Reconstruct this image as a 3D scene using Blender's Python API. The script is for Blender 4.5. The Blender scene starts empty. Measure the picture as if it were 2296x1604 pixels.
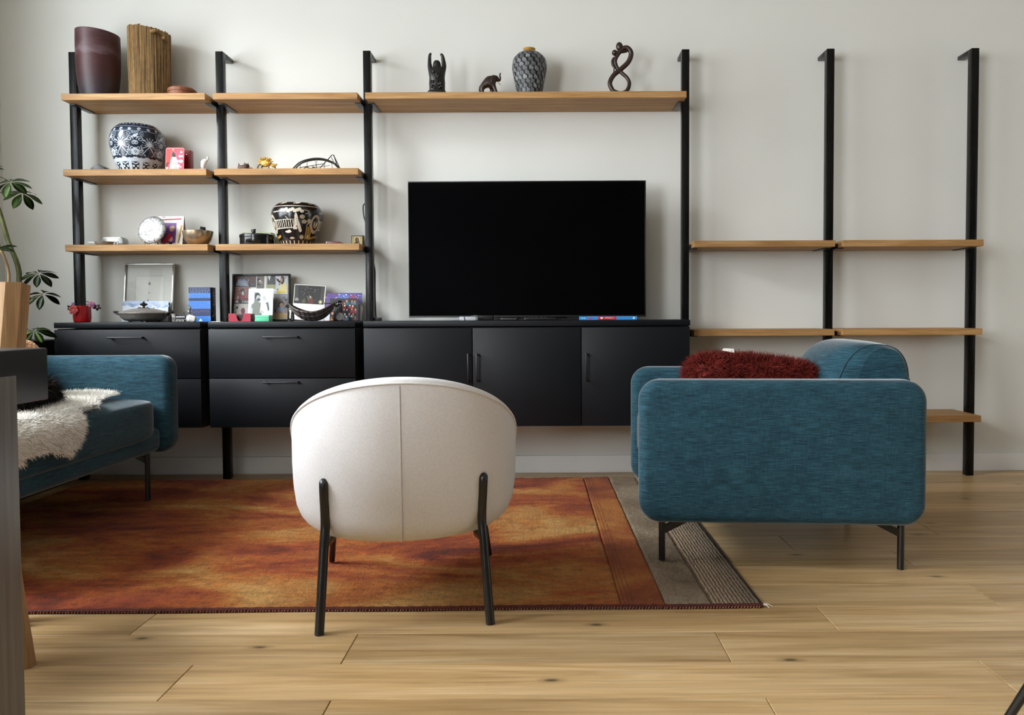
import bpy, bmesh, math, random
import numpy as np
from mathutils import Vector, Matrix, Euler

random.seed(7)
RNG = np.random.default_rng(7)
S = bpy.context.scene
COL = S.collection
R = math.radians
PI = math.pi

# ------------------------------------------------------------------ camera
CAMX, CAMY, CAMZ = 2.2465, -3.854, 0.7965
PITCH, ROLL, YAW = 0.03267, -0.00466, -0.00089
FPX, CX, CY = 1722.7, 1218.0, 761.6
cd = bpy.data.cameras.new('camera')
cam = bpy.data.objects.new('camera', cd)
COL.objects.link(cam)
cam.location = (CAMX, CAMY, CAMZ)
_m = Euler((PI / 2 - PITCH, 0, YAW), 'XYZ').to_matrix() @ Matrix.Rotation(ROLL, 3, 'Z')
cam.rotation_euler = _m.to_euler()
cd.sensor_fit = 'HORIZONTAL'
cd.sensor_width = 36.0
cd.lens = 36.0 * FPX / 2296.0
cd.shift_x = (1148.0 - CX) / 2296.0
cd.shift_y = (CY - 802.0) / 2296.0
cd.clip_start = 0.02
S.camera = cam

# ------------------------------------------------------------------ world, daylight, exposure
W = bpy.data.worlds.new('sky')
S.world = W
W.use_nodes = True
_bg = W.node_tree.nodes['Background']
_bg.inputs[0].default_value = (0.72, 0.84, 1.0, 1)
_bg.inputs[1].default_value = 1.0


def daylight(name, loc, rot, sx, sy, power, colour, spread=180):
    l = bpy.data.lights.new(name, 'AREA')
    l.shape = 'RECTANGLE'
    l.size, l.size_y = sx, sy
    l.energy = power
    l.color = colour
    l.spread = R(spread)
    o = bpy.data.objects.new(name, l)
    o.location = loc
    o.rotation_euler = rot
    COL.objects.link(o)
    return o


# the sky seen through the big window of the left wall, and through a far one behind the camera
daylight('window_daylight', (-.72, -2.05, 1.80), (0, R(-90), 0), 1.62, 2.6, 135, (0.90, 0.96, 1.0))
# brightest part of the sky, high outside the same window
_sky = daylight('high_sky_daylight', (-3.1, -2.75, 3.75), (0, 0, 0), 1.5, 1.5, 520, (0.93, 0.97, 1.0))
_sky.rotation_euler = (Vector((.9, -1.5, .2)) - _sky.location).to_track_quat('-Z', 'Y').to_euler()
# glazed doors of the dining end, behind the camera on the same wall
daylight('dining_doors_daylight', (-.72, -5.75, 1.22), (0, R(-90), 0), 2.3, 2.5, 470, (0.93, 0.97, 1.0))
daylight('garden_door_daylight', (7.55, -2.0, 1.25), (0, R(90), 0), 2.1, 1.5, 18, (1.0, 0.97, 0.92))
S.view_settings.view_transform = 'Standard'
S.view_settings.look = 'None'
S.view_settings.gamma = 1.0
S.view_settings.exposure = 0.0
S.view_settings.use_curve_mapping = False
S.cycles.use_denoising = True
S.cycles.max_bounces = 10
S.cycles.diffuse_bounces = 5
S.cycles.glossy_bounces = 4
S.cycles.transparent_max_bounces = 8
S.cycles.sample_clamp_indirect = 6.0
S.cycles.caustics_reflective = False
S.cycles.caustics_refractive = False


# ------------------------------------------------------------------ colour and material helpers
def lin(c):
    if isinstance(c, str):
        c = tuple(int(c[i:i + 2], 16) / 255 for i in (0, 2, 4))
    return tuple((x / 12.92 if x <= 0.04045 else ((x + 0.055) / 1.055) ** 2.4) for x in c[:3])


def rgba(c):
    return (*lin(c), 1.0)


class NT:
    """small node-tree writer"""

    def __init__(self, name):
        self.m = bpy.data.materials.new(name)
        self.m.use_nodes = True
        self.t = self.m.node_tree
        self.b = self.t.nodes['Principled BSDF']

    def n(self, typ, **kw):
        nd = self.t.nodes.new('ShaderNode' + typ)
        for k, v in kw.items():
            if k.startswith('i_'):
                nd.inputs[int(k[2:]) if k[2:].isdigit() else k[2:].replace('_', ' ')].default_value = v
            else:
                setattr(nd, k, v)
        return nd

    def l(self, a, b):
        self.t.links.new(a, b)

    def coords(self, scale=(1, 1, 1), kind='Object', off=None):
        tc = self.n('TexCoord')
        mp = self.n('Mapping')
        mp.inputs['Scale'].default_value = scale
        src = tc.outputs[kind]
        if off is not None:
            ad = self.n('VectorMath', operation='ADD')
            self.l(src, ad.inputs[0])
            self.l(off, ad.inputs[1])
            src = ad.outputs[0]
        self.l(src, mp.inputs['Vector'])
        return mp.outputs[0]

    def noise(self, scale_vec, scale=1.0, detail=3, rough=.55, dist=0, off=None):
        nd = self.n('TexNoise')
        nd.inputs['Scale'].default_value = scale
        nd.inputs['Detail'].default_value = detail
        nd.inputs['Roughness'].default_value = rough
        nd.inputs['Distortion'].default_value = dist
        self.l(self.coords(scale_vec, off=off), nd.inputs['Vector'])
        return nd.outputs['Fac']

    def ramp(self, fac, stops, interp='LINEAR'):
        r = self.n('ValToRGB')
        r.color_ramp.interpolation = interp
        el = r.color_ramp.elements
        while len(el) < len(stops):
            el.new(0.5)
        for e, (p, c) in zip(el, stops):
            e.position = p
            e.color = rgba(c) if not isinstance(c, (int, float)) else (c, c, c, 1)
        self.l(fac, r.inputs[0])
        return r.outputs[0]

    def mix(self, fac, a, b, blend='MIX'):
        m = self.n('Mix', data_type='RGBA', blend_type=blend)
        for sock, v in ((m.inputs[0], fac), (m.inputs[6], a), (m.inputs[7], b)):
            if hasattr(v, 'links'):
                self.l(v, sock)
            elif isinstance(v, (int, float)):
                sock.default_value = v
            else:
                sock.default_value = rgba(v)
        return m.outputs[2]

    def math(self, op, a, b=None, c=None):
        m = self.n('Math', operation=op)
        for i, v in enumerate((a, b, c)):
            if v is None:
                continue
            if hasattr(v, 'links'):
                self.l(v, m.inputs[i])
            else:
                m.inputs[i].default_value = v
        return m.outputs[0]

    def bump(self, h, strength=.3, dist=.01):
        b = self.n('Bump')
        b.inputs['Strength'].default_value = strength
        b.inputs['Distance'].default_value = dist
        self.l(h, b.inputs['Height'])
        self.l(b.outputs[0], self.b.inputs['Normal'])

    def base(self, c):
        if hasattr(c, 'links'):
            self.l(c, self.b.inputs['Base Color'])
        else:
            self.b.inputs['Base Color'].default_value = rgba(c)

    def set(self, **kw):
        for k, v in kw.items():
            k = k.replace('_', ' ')
            if hasattr(v, 'links'):
                self.l(v, self.b.inputs[k])
            else:
                self.b.inputs[k].default_value = v
        return self


MATS = {}


def plain(name, c, rough=.5, metal=0.0, var=.12, vscale=25, bump=0.0, bscale=200, spec=.5, **kw):
    """a plain procedural surface: base colour with slight noise and fine relief"""
    if name in MATS:
        return MATS[name]
    t = NT(name)
    L = lin(c)
    f = t.noise((1, 1, 1), vscale, 3)
    r = t.n('ValToRGB')
    r.color_ramp.elements[0].position = .3
    r.color_ramp.elements[1].position = .7
    r.color_ramp.elements[0].color = (*[x * (1 - var) for x in L], 1)
    r.color_ramp.elements[1].color = (*[min(1, x * (1 + var)) for x in L], 1)
    t.l(f, r.inputs[0])
    t.base(r.outputs[0])
    t.set(Roughness=rough, Metallic=metal)
    t.b.inputs['Specular IOR Level'].default_value = spec
    if bump:
        t.bump(t.noise((1, 1, 1), bscale, 2), bump, .002)
    t.set(**kw)
    MATS[name] = t.m
    return t.m


def wood(name, dark, mid, light, axis=0, rough=.5, per_object=True, tone=.16, knots=False, gscale=1.0, spec=.35):
    t = NT(name)
    off = None
    rnd = None
    if per_object:
        oi = t.n('ObjectInfo')
        rnd = oi.outputs['Random']
        cb = t.n('CombineXYZ')
        t.l(t.math('MULTIPLY', rnd, 37.0), cb.inputs[0])
        t.l(t.math('MULTIPLY', rnd, 91.0), cb.inputs[1])
        t.l(t.math('MULTIPLY', rnd, 53.0), cb.inputs[2])
        off = cb.outputs[0]

    def sv(a, b):
        v = [b * gscale] * 3
        v[axis] = a * gscale
        return tuple(v)
    broad = t.noise(sv(1.0, 15), 1.0, 5, .6, 1.2, off=off)
    fine = t.noise(sv(2.5, 110), 1.0, 3, .6, .2, off=off)
    wv = t.noise(sv(1.3, 30), 1.0, 2, .5, 2.2, off=off)
    c = t.ramp(broad, [(.28, dark), (.5, mid), (.72, light)])
    c = t.mix(.55, c, t.ramp(fine, [(.3, .55), (.6, 1.0)]), 'MULTIPLY')
    c = t.mix(.28, c, t.ramp(wv, [(.36, .6), (.5, 1.0)]), 'MULTIPLY')
    if knots:
        v = t.n('TexVoronoi', feature='F1', voronoi_dimensions='2D')
        v.inputs['Scale'].default_value = 1.0
        t.l(t.coords(sv(3.0, 8.0), off=off), v.inputs['Vector'])
        k = t.ramp(v.outputs['Distance'], [(.0, .15), (.03, .3), (.06, .72), (.13, 1.0)])
        sc = t.n('SeparateColor')
        t.l(v.outputs['Color'], sc.inputs[0])
        on = t.math('GREATER_THAN', sc.outputs[0], .80)
        c = t.mix(on, c, t.mix(1.0, c, k, 'MULTIPLY'))
    if rnd is not None and tone:
        mr = t.n('MapRange')
        mr.inputs[3].default_value = 1 - tone
        mr.inputs[4].default_value = 1 + tone * .5
        t.l(rnd, mr.inputs[0])
        hv = t.n('HueSaturation')
        t.l(mr.outputs[0], hv.inputs['Value'])
        t.l(c, hv.inputs['Color'])
        c = hv.outputs[0]
    t.base(c)
    t.set(Roughness=rough)
    t.b.inputs['Specular IOR Level'].default_value = spec
    t.bump(fine, .12, .001)
    MATS[name] = t.m
    return t.m


def fabric(name, dark, mid, light, sheen=.5, rough=.85, streak=1.0):
    t = NT(name)
    h = t.noise((22, 22, 640), 1, 4, .65)
    v = t.noise((640, 640, 40), 1, 3, .6)
    b = t.noise((3, 3, 9), 3, 3, .5)
    f = t.math('ADD', t.math('MULTIPLY', h, .62 * streak + .1), t.math('MULTIPLY', v, .72 - .48 * streak))
    f = t.math('ADD', f, t.math('MULTIPLY', t.math('SUBTRACT', b, .5), .14))
    c = t.ramp(f, [(.25, dark), (.44, mid), (.70, light)])
    t.base(c)
    t.set(Roughness=rough)
    t.b.inputs['Specular IOR Level'].default_value = .2
    t.b.inputs['Sheen Weight'].default_value = sheen
    t.b.inputs['Sheen Roughness'].default_value = .35
    t.bump(f, .35, .0016)
    MATS[name] = t.m
    return t.m


# ------------------------------------------------------------------ mesh helpers
def link(o, parent=None):
    COL.objects.link(o)
    if parent is not None:
        o.parent = parent
    return o


def mk(name, data, mat=None, parent=None, smooth=35, loc=None, rot=None):
    """one mesh object from a bmesh or a (verts, faces) pair"""
    me = bpy.data.meshes.new(name)
    if isinstance(data, bmesh.types.BMesh):
        data.to_mesh(me)
        data.free()
    else:
        me.from_pydata([tuple(v) for v in data[0]], [], [tuple(f) for f in data[1]])
    if smooth is not None:
        me.polygons.foreach_set('use_smooth', [True] * len(me.polygons))
        if smooth < 180:
            me.set_sharp_from_angle(angle=R(smooth))
    if mat is not None:
        me.materials.append(mat)
    o = bpy.data.objects.new(name, me)
    if loc is not None:
        o.location = loc
    if rot is not None:
        o.rotation_euler = rot
    return link(o, parent)


def tag(o, label=None, cat=None, group=None, kind=None):
    for k, v in (('label', label), ('category', cat), ('group', group), ('kind', kind)):
        if v:
            o[k] = v
    return o


def thing(name, label, cat, loc=(0, 0, 0), rz=0.0, group=None, rot=None):
    o = bpy.data.objects.new(name, None)
    o.empty_display_size = .05
    o.location = loc
    o.rotation_euler = rot if rot else (0, 0, rz)
    COL.objects.link(o)
    return tag(o, label, cat, group)


def copy_tree(o, parent=None):
    c = o.copy()
    COL.objects.link(c)
    if parent is not None:
        c.parent = parent
    for ch in list(o.children):
        copy_tree(ch, c)
    return c


def add_box(bm, c, s, bev=0.0, seg=2, mat=None):
    r = bmesh.ops.create_cube(bm, size=1.0)
    vs = r['verts']
    bmesh.ops.scale(bm, vec=s, verts=vs)
    if bev > 0:
        es = list({e for v in vs for e in v.link_edges})
        bev = min(bev, min(s) * .49)
        rr = bmesh.ops.bevel(bm, geom=es, offset=bev, segments=seg, profile=.5, affect='EDGES')
        vs = list({v for f in rr['faces'] for v in f.verts} | {v for v in vs if v.is_valid})
    if mat is not None:
        bmesh.ops.transform(bm, matrix=mat, verts=vs)
    bmesh.ops.translate(bm, vec=c, verts=vs)
    return vs


def box(name, c, s, mat, parent=None, bev=.002, seg=2, rot=None):
    bm = bmesh.new()
    add_box(bm, (0, 0, 0), s, bev, seg)
    return mk(name, bm, mat, parent, loc=c, rot=rot)


def boxes(name, lst, mat, parent=None, bev=.0015):
    bm = bmesh.new()
    for c, s in lst:
        add_box(bm, c, s, bev, 2)
    return mk(name, bm, mat, parent)


def tube_data(pts, rad, n=10, cap=True, closed=False):
    """tube along points; rad is a number or a list"""
    P = [Vector(p) for p in pts]
    k = len(P)
    rad = [rad] * k if isinstance(rad, (int, float)) else list(rad)
    V, F = [], []
    up = None
    for i in range(k):
        if closed:
            t = P[(i + 1) % k] - P[i - 1]
        else:
            t = P[min(i + 1, k - 1)] - P[max(i - 1, 0)]
        t.normalize()
        if up is None:
            up = t.orthogonal().normalized()
        else:
            up = (up - t * up.dot(t))
            up = up.normalized() if up.length > 1e-6 else t.orthogonal().normalized()
        b = t.cross(up)
        for j in range(n):
            a = 2 * PI * j / n
            V.append(P[i] + (up * math.cos(a) + b * math.sin(a)) * rad[i])
    for i in range(k if closed else k - 1):
        a, c = i * n, ((i + 1) % k) * n
        for j in range(n):
            F.append((a + j, a + (j + 1) % n, c + (j + 1) % n, c + j))
    if cap and not closed:
        F.append(tuple(range(n - 1, -1, -1)))
        F.append(tuple((k - 1) * n + j for j in range(n)))
    return V, F


def merge(*ds):
    V, F = [], []
    for v, f in ds:
        o = len(V)
        V += [tuple(x) for x in v]
        F += [tuple(i + o for i in q) for q in f]
    return V, F


def tube(name, pts, rad, mat, parent=None, n=10, closed=False):
    return mk(name, tube_data(pts, rad, n, closed=closed), mat, parent, smooth=50)


def smooth_pts(pts, k=6):
    """Catmull-Rom through points"""
    P = [np.array(p, float) for p in pts]
    out = []
    for i in range(len(P) - 1):
        p0, p1, p2, p3 = P[max(i - 1, 0)], P[i], P[i + 1], P[min(i + 2, len(P) - 1)]
        for j in range(k):
            t = j / k
            out.append(.5 * ((2 * p1) + (-p0 + p2) * t + (2 * p0 - 5 * p1 + 4 * p2 - p3) * t * t + (-p0 + 3 * p1 - 3 * p2 + p3) * t ** 3))
    out.append(P[-1])
    return [tuple(p) for p in out]


def lathe_data(prof, n=32, tilt=None, sq=1.0):
    """prof: list of (r, z); tilt(x, y, z) -> z shift"""
    V, F = [], []
    for r, z in prof:
        for j in range(n):
            a = 2 * PI * j / n
            x, y = r * math.cos(a), r * math.sin(a) * sq
            V.append((x, y, z + (tilt(x, y, z) if tilt else 0)))
    k = len(prof)
    for i in range(k - 1):
        for j in range(n):
            F.append((i * n + j, i * n + (j + 1) % n, (i + 1) * n + (j + 1) % n, (i + 1) * n + j))
    if prof[0][0] > 1e-5:
        F.append(tuple(range(n - 1, -1, -1)))
    if prof[-1][0] > 1e-5:
        F.append(tuple((k - 1) * n + j for j in range(n)))
    return V, F


def lathe(name, prof, mat, parent=None, n=32, tilt=None, loc=None, sq=1.0, smooth=40):
    return mk(name, lathe_data(prof, n, tilt, sq), mat, parent, smooth=smooth, loc=loc)


def prism_data(poly, y0, y1):
    """polygon in XZ extruded along Y"""
    k = len(poly)
    V = [(x, y0, z) for x, z in poly] + [(x, y1, z) for x, z in poly]
    F = [tuple(range(k)), tuple(range(2 * k - 1, k - 1, -1))]
    for i in range(k):
        j = (i + 1) % k
        F.append((j, i, i + k, j + k))
    return V, F


def prism(name, poly, y0, y1, mat, parent=None, bev=0.0, **kw):
    bm = bmesh.new()
    V, F = prism_data(poly, y0, y1)
    bv = [bm.verts.new(v) for v in V]
    for f in F:
        bm.faces.new([bv[i] for i in f])
    bmesh.ops.recalc_face_normals(bm, faces=bm.faces)
    if bev:
        bmesh.ops.bevel(bm, geom=list(bm.edges), offset=bev, segments=2, profile=.5, affect='EDGES', clamp_overlap=True)
    return mk(name, bm, mat, parent, **kw)


def blob_data(c, r, nu=14, nv=9, rot=None, e=1.0):
    V, F = [], []
    M = rot.to_matrix() if rot else Matrix.Identity(3)

    def pw(x):
        return math.copysign(abs(x) ** e, x)
    for i in range(nv + 1):
        p = -PI / 2 + PI * i / nv
        for j in range(nu):
            a = 2 * PI * j / nu
            v = Vector((r[0] * pw(math.cos(p)) * pw(math.cos(a)), r[1] * pw(math.cos(p)) * pw(math.sin(a)), r[2] * pw(math.sin(p))))
            V.append(Vector(c) + M @ v)
    for i in range(nv):
        for j in range(nu):
            F.append((i * nu + j, i * nu + (j + 1) % nu, (i + 1) * nu + (j + 1) % nu, (i + 1) * nu + j))
    return V, F


def skin(name, verts, edges, radii, mat, parent=None, sub=1, root=0):
    """one continuous body grown around a skeleton"""
    me = bpy.data.meshes.new(name)
    me.from_pydata(verts, edges, [])
    o = bpy.data.objects.new(name, me)
    link(o, parent)
    o.modifiers.new('skin', 'SKIN')
    me.skin_vertices.new() if not me.skin_vertices else None
    sv = me.skin_vertices[0].data
    for i, r in enumerate(radii):
        sv[i].radius = (r, r) if isinstance(r, (int, float)) else r
        sv[i].use_root = (i == root)
    if sub:
        m = o.modifiers.new('sub', 'SUBSURF')
        m.levels = m.render_levels = sub
    dg = bpy.context.evaluated_depsgraph_get()
    me2 = bpy.data.meshes.new_from_object(o.evaluated_get(dg))
    o.modifiers.clear()
    o.data = me2
    bpy.data.meshes.remove(me)
    me2.name = name
    me2.materials.clear()
    me2.materials.append(mat)
    me2.polygons.foreach_set('use_smooth', [True] * len(me2.polygons))
    return o


def fur(name, P, N, mat, parent=None, length=.03, width=.0016, droop=.4, lvar=.4, dirs=None, seg=2, curl=.35, keep=None):
    """strands as thin tapered two-sided blades, joined into one piece nobody could count"""
    n = len(P)
    P = np.asarray(P, float)
    N = np.asarray(N, float)
    L = length * (1 + lvar * (RNG.random(n) * 2 - 1))
    rnd = RNG.normal(size=(n, 3)) * curl
    d = N + rnd
    if dirs is not None:
        d += dirs
    d /= np.linalg.norm(d, axis=1)[:, None]
    side = np.cross(d, RNG.normal(size=(n, 3)))
    side /= np.linalg.norm(side, axis=1)[:, None] + 1e-9
    pts = [P]
    cur = P.copy()
    dd = d.copy()
    for s in range(seg):
        cur = cur + dd * (L / seg)[:, None]
        pts.append(cur.copy())
        dd = dd + np.array([0, 0, -droop]) + RNG.normal(size=(n, 3)) * .12
        dd /= np.linalg.norm(dd, axis=1)[:, None]
    rows = []
    for i, p in enumerate(pts):
        w = width * (1 - i / (seg + .15))
        rows.append(p - side * w)
        rows.append(p + side * w)
    V = np.stack(rows, 1).reshape(-1, 3)
    if keep is not None:
        V = keep(V)
    m = 2 * (seg + 1)
    F = []
    base = np.arange(n) * m
    for s in range(seg):
        F.append(np.stack([base + 2 * s, base + 2 * s + 1, base + 2 * s + 3, base + 2 * s + 2], 1))
    F = np.concatenate(F)
    me = bpy.data.meshes.new(name)
    me.vertices.add(len(V))
    me.vertices.foreach_set('co', V.ravel())
    me.loops.add(F.size)
    me.loops.foreach_set('vertex_index', F.ravel().astype(np.int32))
    me.polygons.add(len(F))
    me.polygons.foreach_set('loop_start', (np.arange(len(F)) * 4).astype(np.int32))
    me.update(calc_edges=True)
    me.polygons.foreach_set('use_smooth', [True] * len(F))
    me.materials.append(mat)
    o = bpy.data.objects.new(name, me)
    link(o, parent)
    o['kind'] = 'stuff'
    return o


def grid_obj(name, X, mat, parent=None, colours=None, close_u=False, smooth=180):
    """object from an (nu, nv, 3) array of points; optional (nu, nv, 3) linear colours"""
    nu, nv = X.shape[:2]
    idx = np.arange(nu * nv).reshape(nu, nv)
    a = idx if close_u else idx[:-1]
    b = np.roll(idx, -1, 0) if close_u else idx[1:]
    F = np.stack([a[:, :-1], b[:, :-1], b[:, 1:], a[:, 1:]], -1).reshape(-1, 4)
    me = bpy.data.meshes.new(name)
    me.vertices.add(nu * nv)
    me.vertices.foreach_set('co', X.reshape(-1, 3).ravel())
    me.loops.add(F.size)
    me.loops.foreach_set('vertex_index', F.ravel().astype(np.int32))
    me.polygons.add(len(F))
    me.polygons.foreach_set('loop_start', (np.arange(len(F)) * 4).astype(np.int32))
    me.update(calc_edges=True)
    me.polygons.foreach_set('use_smooth', [True] * len(F))
    if smooth < 180:
        me.set_sharp_from_angle(angle=R(smooth))
    if colours is not None:
        at = me.color_attributes.new('Col', 'FLOAT_COLOR', 'POINT')
        c4 = np.ones((nu * nv, 4), np.float32)
        c4[:, :3] = colours.reshape(-1, 3)
        at.data.foreach_set('color', c4.ravel())
    me.materials.append(mat)
    o = bpy.data.objects.new(name, me)
    return link(o, parent)


def col_mat(name, rough=.45, spec=.4, coat=0.0):
    if name in MATS:
        return MATS[name]
    t = NT(name)
    a = t.n('Attribute', attribute_name='Col')
    g = t.mix(.12, a.outputs['Color'], t.ramp(t.noise((1, 1, 1), 120, 2), [(.3, .55), (.7, 1.0)]), 'MULTIPLY')
    t.base(g)
    t.set(Roughness=rough)
    t.b.inputs['Specular IOR Level'].default_value = spec
    t.b.inputs['Coat Weight'].default_value = coat
    t.b.inputs['Coat Roughness'].default_value = .12
    MATS[name] = t.m
    return t.m


# flat print: coloured polygons in the XZ plane of a card (x right, z up), facing -Y
def pr_rect(x0, z0, x1, z1, c):
    return ([(x0, z0), (x1, z0), (x1, z1), (x0, z1)], c)


def pr_ell(cx, cz, rx, rz, c, n=16, rot=0):
    q = []
    for i in range(n):
        a = 2 * PI * i / n
        x, z = rx * math.cos(a), rz * math.sin(a)
        q.append((cx + x * math.cos(rot) - z * math.sin(rot), cz + x * math.sin(rot) + z * math.cos(rot)))
    return (q, c)


def pr_line(x0, z0, x1, z1, w, c):
    dx, dz = x1 - x0, z1 - z0
    d = math.hypot(dx, dz) or 1
    nx, nz = -dz / d * w / 2, dx / d * w / 2
    return ([(x0 + nx, z0 + nz), (x0 - nx, z0 - nz), (x1 - nx, z1 - nz), (x1 + nx, z1 + nz)], c)


def print_obj(name, shapes, parent, y=0.0, sx=1.0, sz=1.0, ox=0.0, oz=0.0, step=.00006, mat=None):
    step = min(step, .0018 / max(1, len(shapes)))
    V, F, C = [], [], []
    for k, (poly, c) in enumerate(shapes):
        o = len(V)
        area = sum(poly[i - 1][0] * poly[i][1] - poly[i][0] * poly[i - 1][1] for i in range(len(poly)))
        pl = poly if area > 0 else poly[::-1]
        for x, z in pl:
            V.append((ox + x * sx, y - step * (k + 1), oz + z * sz))
            C.append((*lin(c), 1.0))
        F.append(tuple(range(o, o + len(pl))))
    me = bpy.data.meshes.new(name)
    me.from_pydata(V, [], F)
    at = me.color_attributes.new('Col', 'FLOAT_COLOR', 'POINT')
    at.data.foreach_set('color', np.array(C, np.float32).ravel())
    me.materials.append(mat or col_mat('printed paper', .4, .4))
    o = bpy.data.objects.new(name, me)
    return link(o, parent)


def text(name, body, size, mat, parent, loc, rot=(R(90), 0, 0), align='CENTER', ext=.0002):
    cu = bpy.data.curves.new(name, 'FONT')
    cu.body = body
    cu.size = size
    cu.align_x = align
    cu.align_y = 'CENTER'
    cu.extrude = ext
    cu.materials.append(mat)
    o = bpy.data.objects.new(name, cu)
    COL.objects.link(o)
    me = bpy.data.meshes.new_from_object(o.evaluated_get(bpy.context.evaluated_depsgraph_get()))
    bpy.data.objects.remove(o)
    me.name = name
    if not me.materials:
        me.materials.append(mat)
    o = bpy.data.objects.new(name, me)
    o.location = loc
    o.rotation_euler = rot
    return link(o, parent)


def put(px, py, Y):
    """world X, Z of a sight line of the survey photo where it meets the vertical plane y = Y"""
    a, b = (px - CX) / FPX, -(py - CY) / FPX
    cr, sr = math.cos(ROLL), math.sin(ROLL)
    a, b = a * cr - b * sr, a * sr + b * cr
    r = Vector((math.cos(YAW), math.sin(YAW), 0))
    f0 = Vector((-math.sin(YAW), math.cos(YAW), 0))
    u0 = Vector((0, 0, 1))
    f = f0 * math.cos(PITCH) - u0 * math.sin(PITCH)
    u = u0 * math.cos(PITCH) + f0 * math.sin(PITCH)
    d = f + r * a + u * b
    t = (Y - CAMY) / d.y
    return CAMX + d.x * t, CAMZ + d.z * t
# ------------------------------------------------------------------ materials
M_WALL = plain('wall paint', 'DDDDD7', .9, var=.015, vscale=2.5, bump=.05, bscale=260, spec=.2)
M_DARKWALL = plain('dark grey-green wall paint', '5C5F5A', .9, var=.02, vscale=3, spec=.2)
M_CEIL = plain('ceiling paint', 'CBC9C4', .9, var=.01, vscale=3, spec=.2)
M_TRIM = plain('white satin paint', 'E4E4E2', .5, var=.015, vscale=8)
M_OAKSHELF = wood('shelf oak', '92693C', 'AE8350', 'C29A68', 0, .55, gscale=2.2, tone=.10)
M_PLANK = wood('floor oak', 'A38254', 'BE9D6E', 'D2B58A', 0, .36, knots=True, tone=.2, spec=.5)
M_CHAIRWOOD = wood('chair oak', '8E6A44', 'A47F58', 'B6946C', 2, .5, per_object=False, gscale=2.0)
M_BLACKSTEEL = plain('black steel', '0B0B0C', .33, .0, var=.25, vscale=40, spec=.6)
M_BLACKLAC = plain('charcoal lacquer', '0F1216', .40, var=.05, vscale=6, spec=.25)
M_BLACKGAP = plain('cabinet inside black', '0A0A0B', .8, var=.05)
M_BLACKPL = plain('black plastic', '0E0E0F', .42, var=.1)
M_WHITEPAPER = plain('white card', 'EDEBE6', .7, var=.02)
M_PEWTER = plain('pewter', 'A39E98', .38, .55, var=.2, vscale=60)
M_SILVER = plain('silver', 'D4D4D2', .22, 1.0, var=.12, vscale=50)
M_BRONZE = plain('bronze', 'BBA88E', .3, .9, var=.25, vscale=22)
M_DARKWOOD = plain('dark carved wood', '2C1A12', .35, var=.3, vscale=35, spec=.5)
M_EBONY = plain('ebony', '0D0B0A', .4, var=.3, vscale=60)
M_CHROME = plain('chrome', 'D8DADB', .12, 1.0, var=.03)


def steel_post():
    t = NT('brushed black post')
    n = t.noise((70, 70, 5), 1, 3, .6)
    t.base(t.ramp(n, [(.35, '040404'), (.62, '090A0A'), (.8, '121315')]))
    t.set(Roughness=t.ramp(n, [(.3, .16), (.7, .42)]))
    t.b.inputs['Specular IOR Level'].default_value = .25
    t.bump(n, .25, .001)
    return t.m


M_POST = steel_post()

# ------------------------------------------------------------------ the room
XL, XR, YB, YF, ZC = -0.44, 7.3, 0.0, -7.6, 2.72
box('wall_back', ((XL + XR) / 2, .06, ZC / 2), (XR - XL + .4, .12, ZC), M_WALL, bev=0)['kind'] = 'structure'
box('ceiling', ((XL + XR) / 2, YF / 2, ZC + .05), (XR - XL + .4, -YF + .3, .1), M_CEIL, bev=0)['kind'] = 'structure'
# left wall with its window opening
WY0, WY1, WZ0, WZ1 = -3.35, -.75, .98, 2.62
DY0, DY1, DZ1 = -7.05, -4.45, 2.38
boxes('wall_left', [((XL - .08, (WY1 + .12) / 2, ZC / 2), (.16, .12 - WY1, ZC)),
                    ((XL - .08, (DY1 + WY0) / 2, ZC / 2), (.16, WY0 - DY1, ZC)),
                    ((XL - .08, (YF + DY0) / 2, ZC / 2), (.16, DY0 - YF, ZC)),
                    ((XL - .08, (WY0 + WY1) / 2, WZ0 / 2), (.16, WY1 - WY0, WZ0)),
                    ((XL - .08, (WY0 + WY1) / 2, (WZ1 + ZC) / 2), (.16, WY1 - WY0, ZC - WZ1)),
                    ((XL - .08, (DY0 + DY1) / 2, (DZ1 + ZC) / 2), (.16, DY1 - DY0, ZC - DZ1))], M_WALL, bev=0)['kind'] = 'structure'
box('wall_front', ((XL + XR) / 2, YF - .08, ZC / 2), (XR - XL + .4, .16, ZC), M_DARKWALL, bev=0)['kind'] = 'structure'
RY0, RY1, RZ0, RZ1 = -2.75, -1.25, .06, 2.36
boxes('wall_right', [((XR + .08, (RY1 + .12) / 2, ZC / 2), (.16, .12 - RY1, ZC)), ((XR + .08, (YF + RY0) / 2, ZC / 2), (.16, RY0 - YF, ZC)),
                     ((XR + .08, (RY0 + RY1) / 2, RZ0 / 2), (.16, RY1 - RY0, RZ0)), ((XR + .08, (RY0 + RY1) / 2, (RZ1 + ZC) / 2), (.16, RY1 - RY0, ZC - RZ1))], M_DARKWALL, bev=0)['kind'] = 'structure'


def pane_mat(nm='window glass', fac=.06):
    t = NT(nm)
    tr = t.n('BsdfTransparent')
    gl = t.n('BsdfGlossy')
    gl.inputs['Roughness'].default_value = .02
    mx = t.n('MixShader')
    mx.inputs[0].default_value = fac
    t.l(tr.outputs[0], mx.inputs[1])
    t.l(gl.outputs[0], mx.inputs[2])
    t.l(mx.outputs[0], t.t.nodes['Material Output'].inputs[0])
    return t.m


M_PANE = pane_mat()
M_PICGLASS = pane_mat('picture glass', .004)


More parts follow.
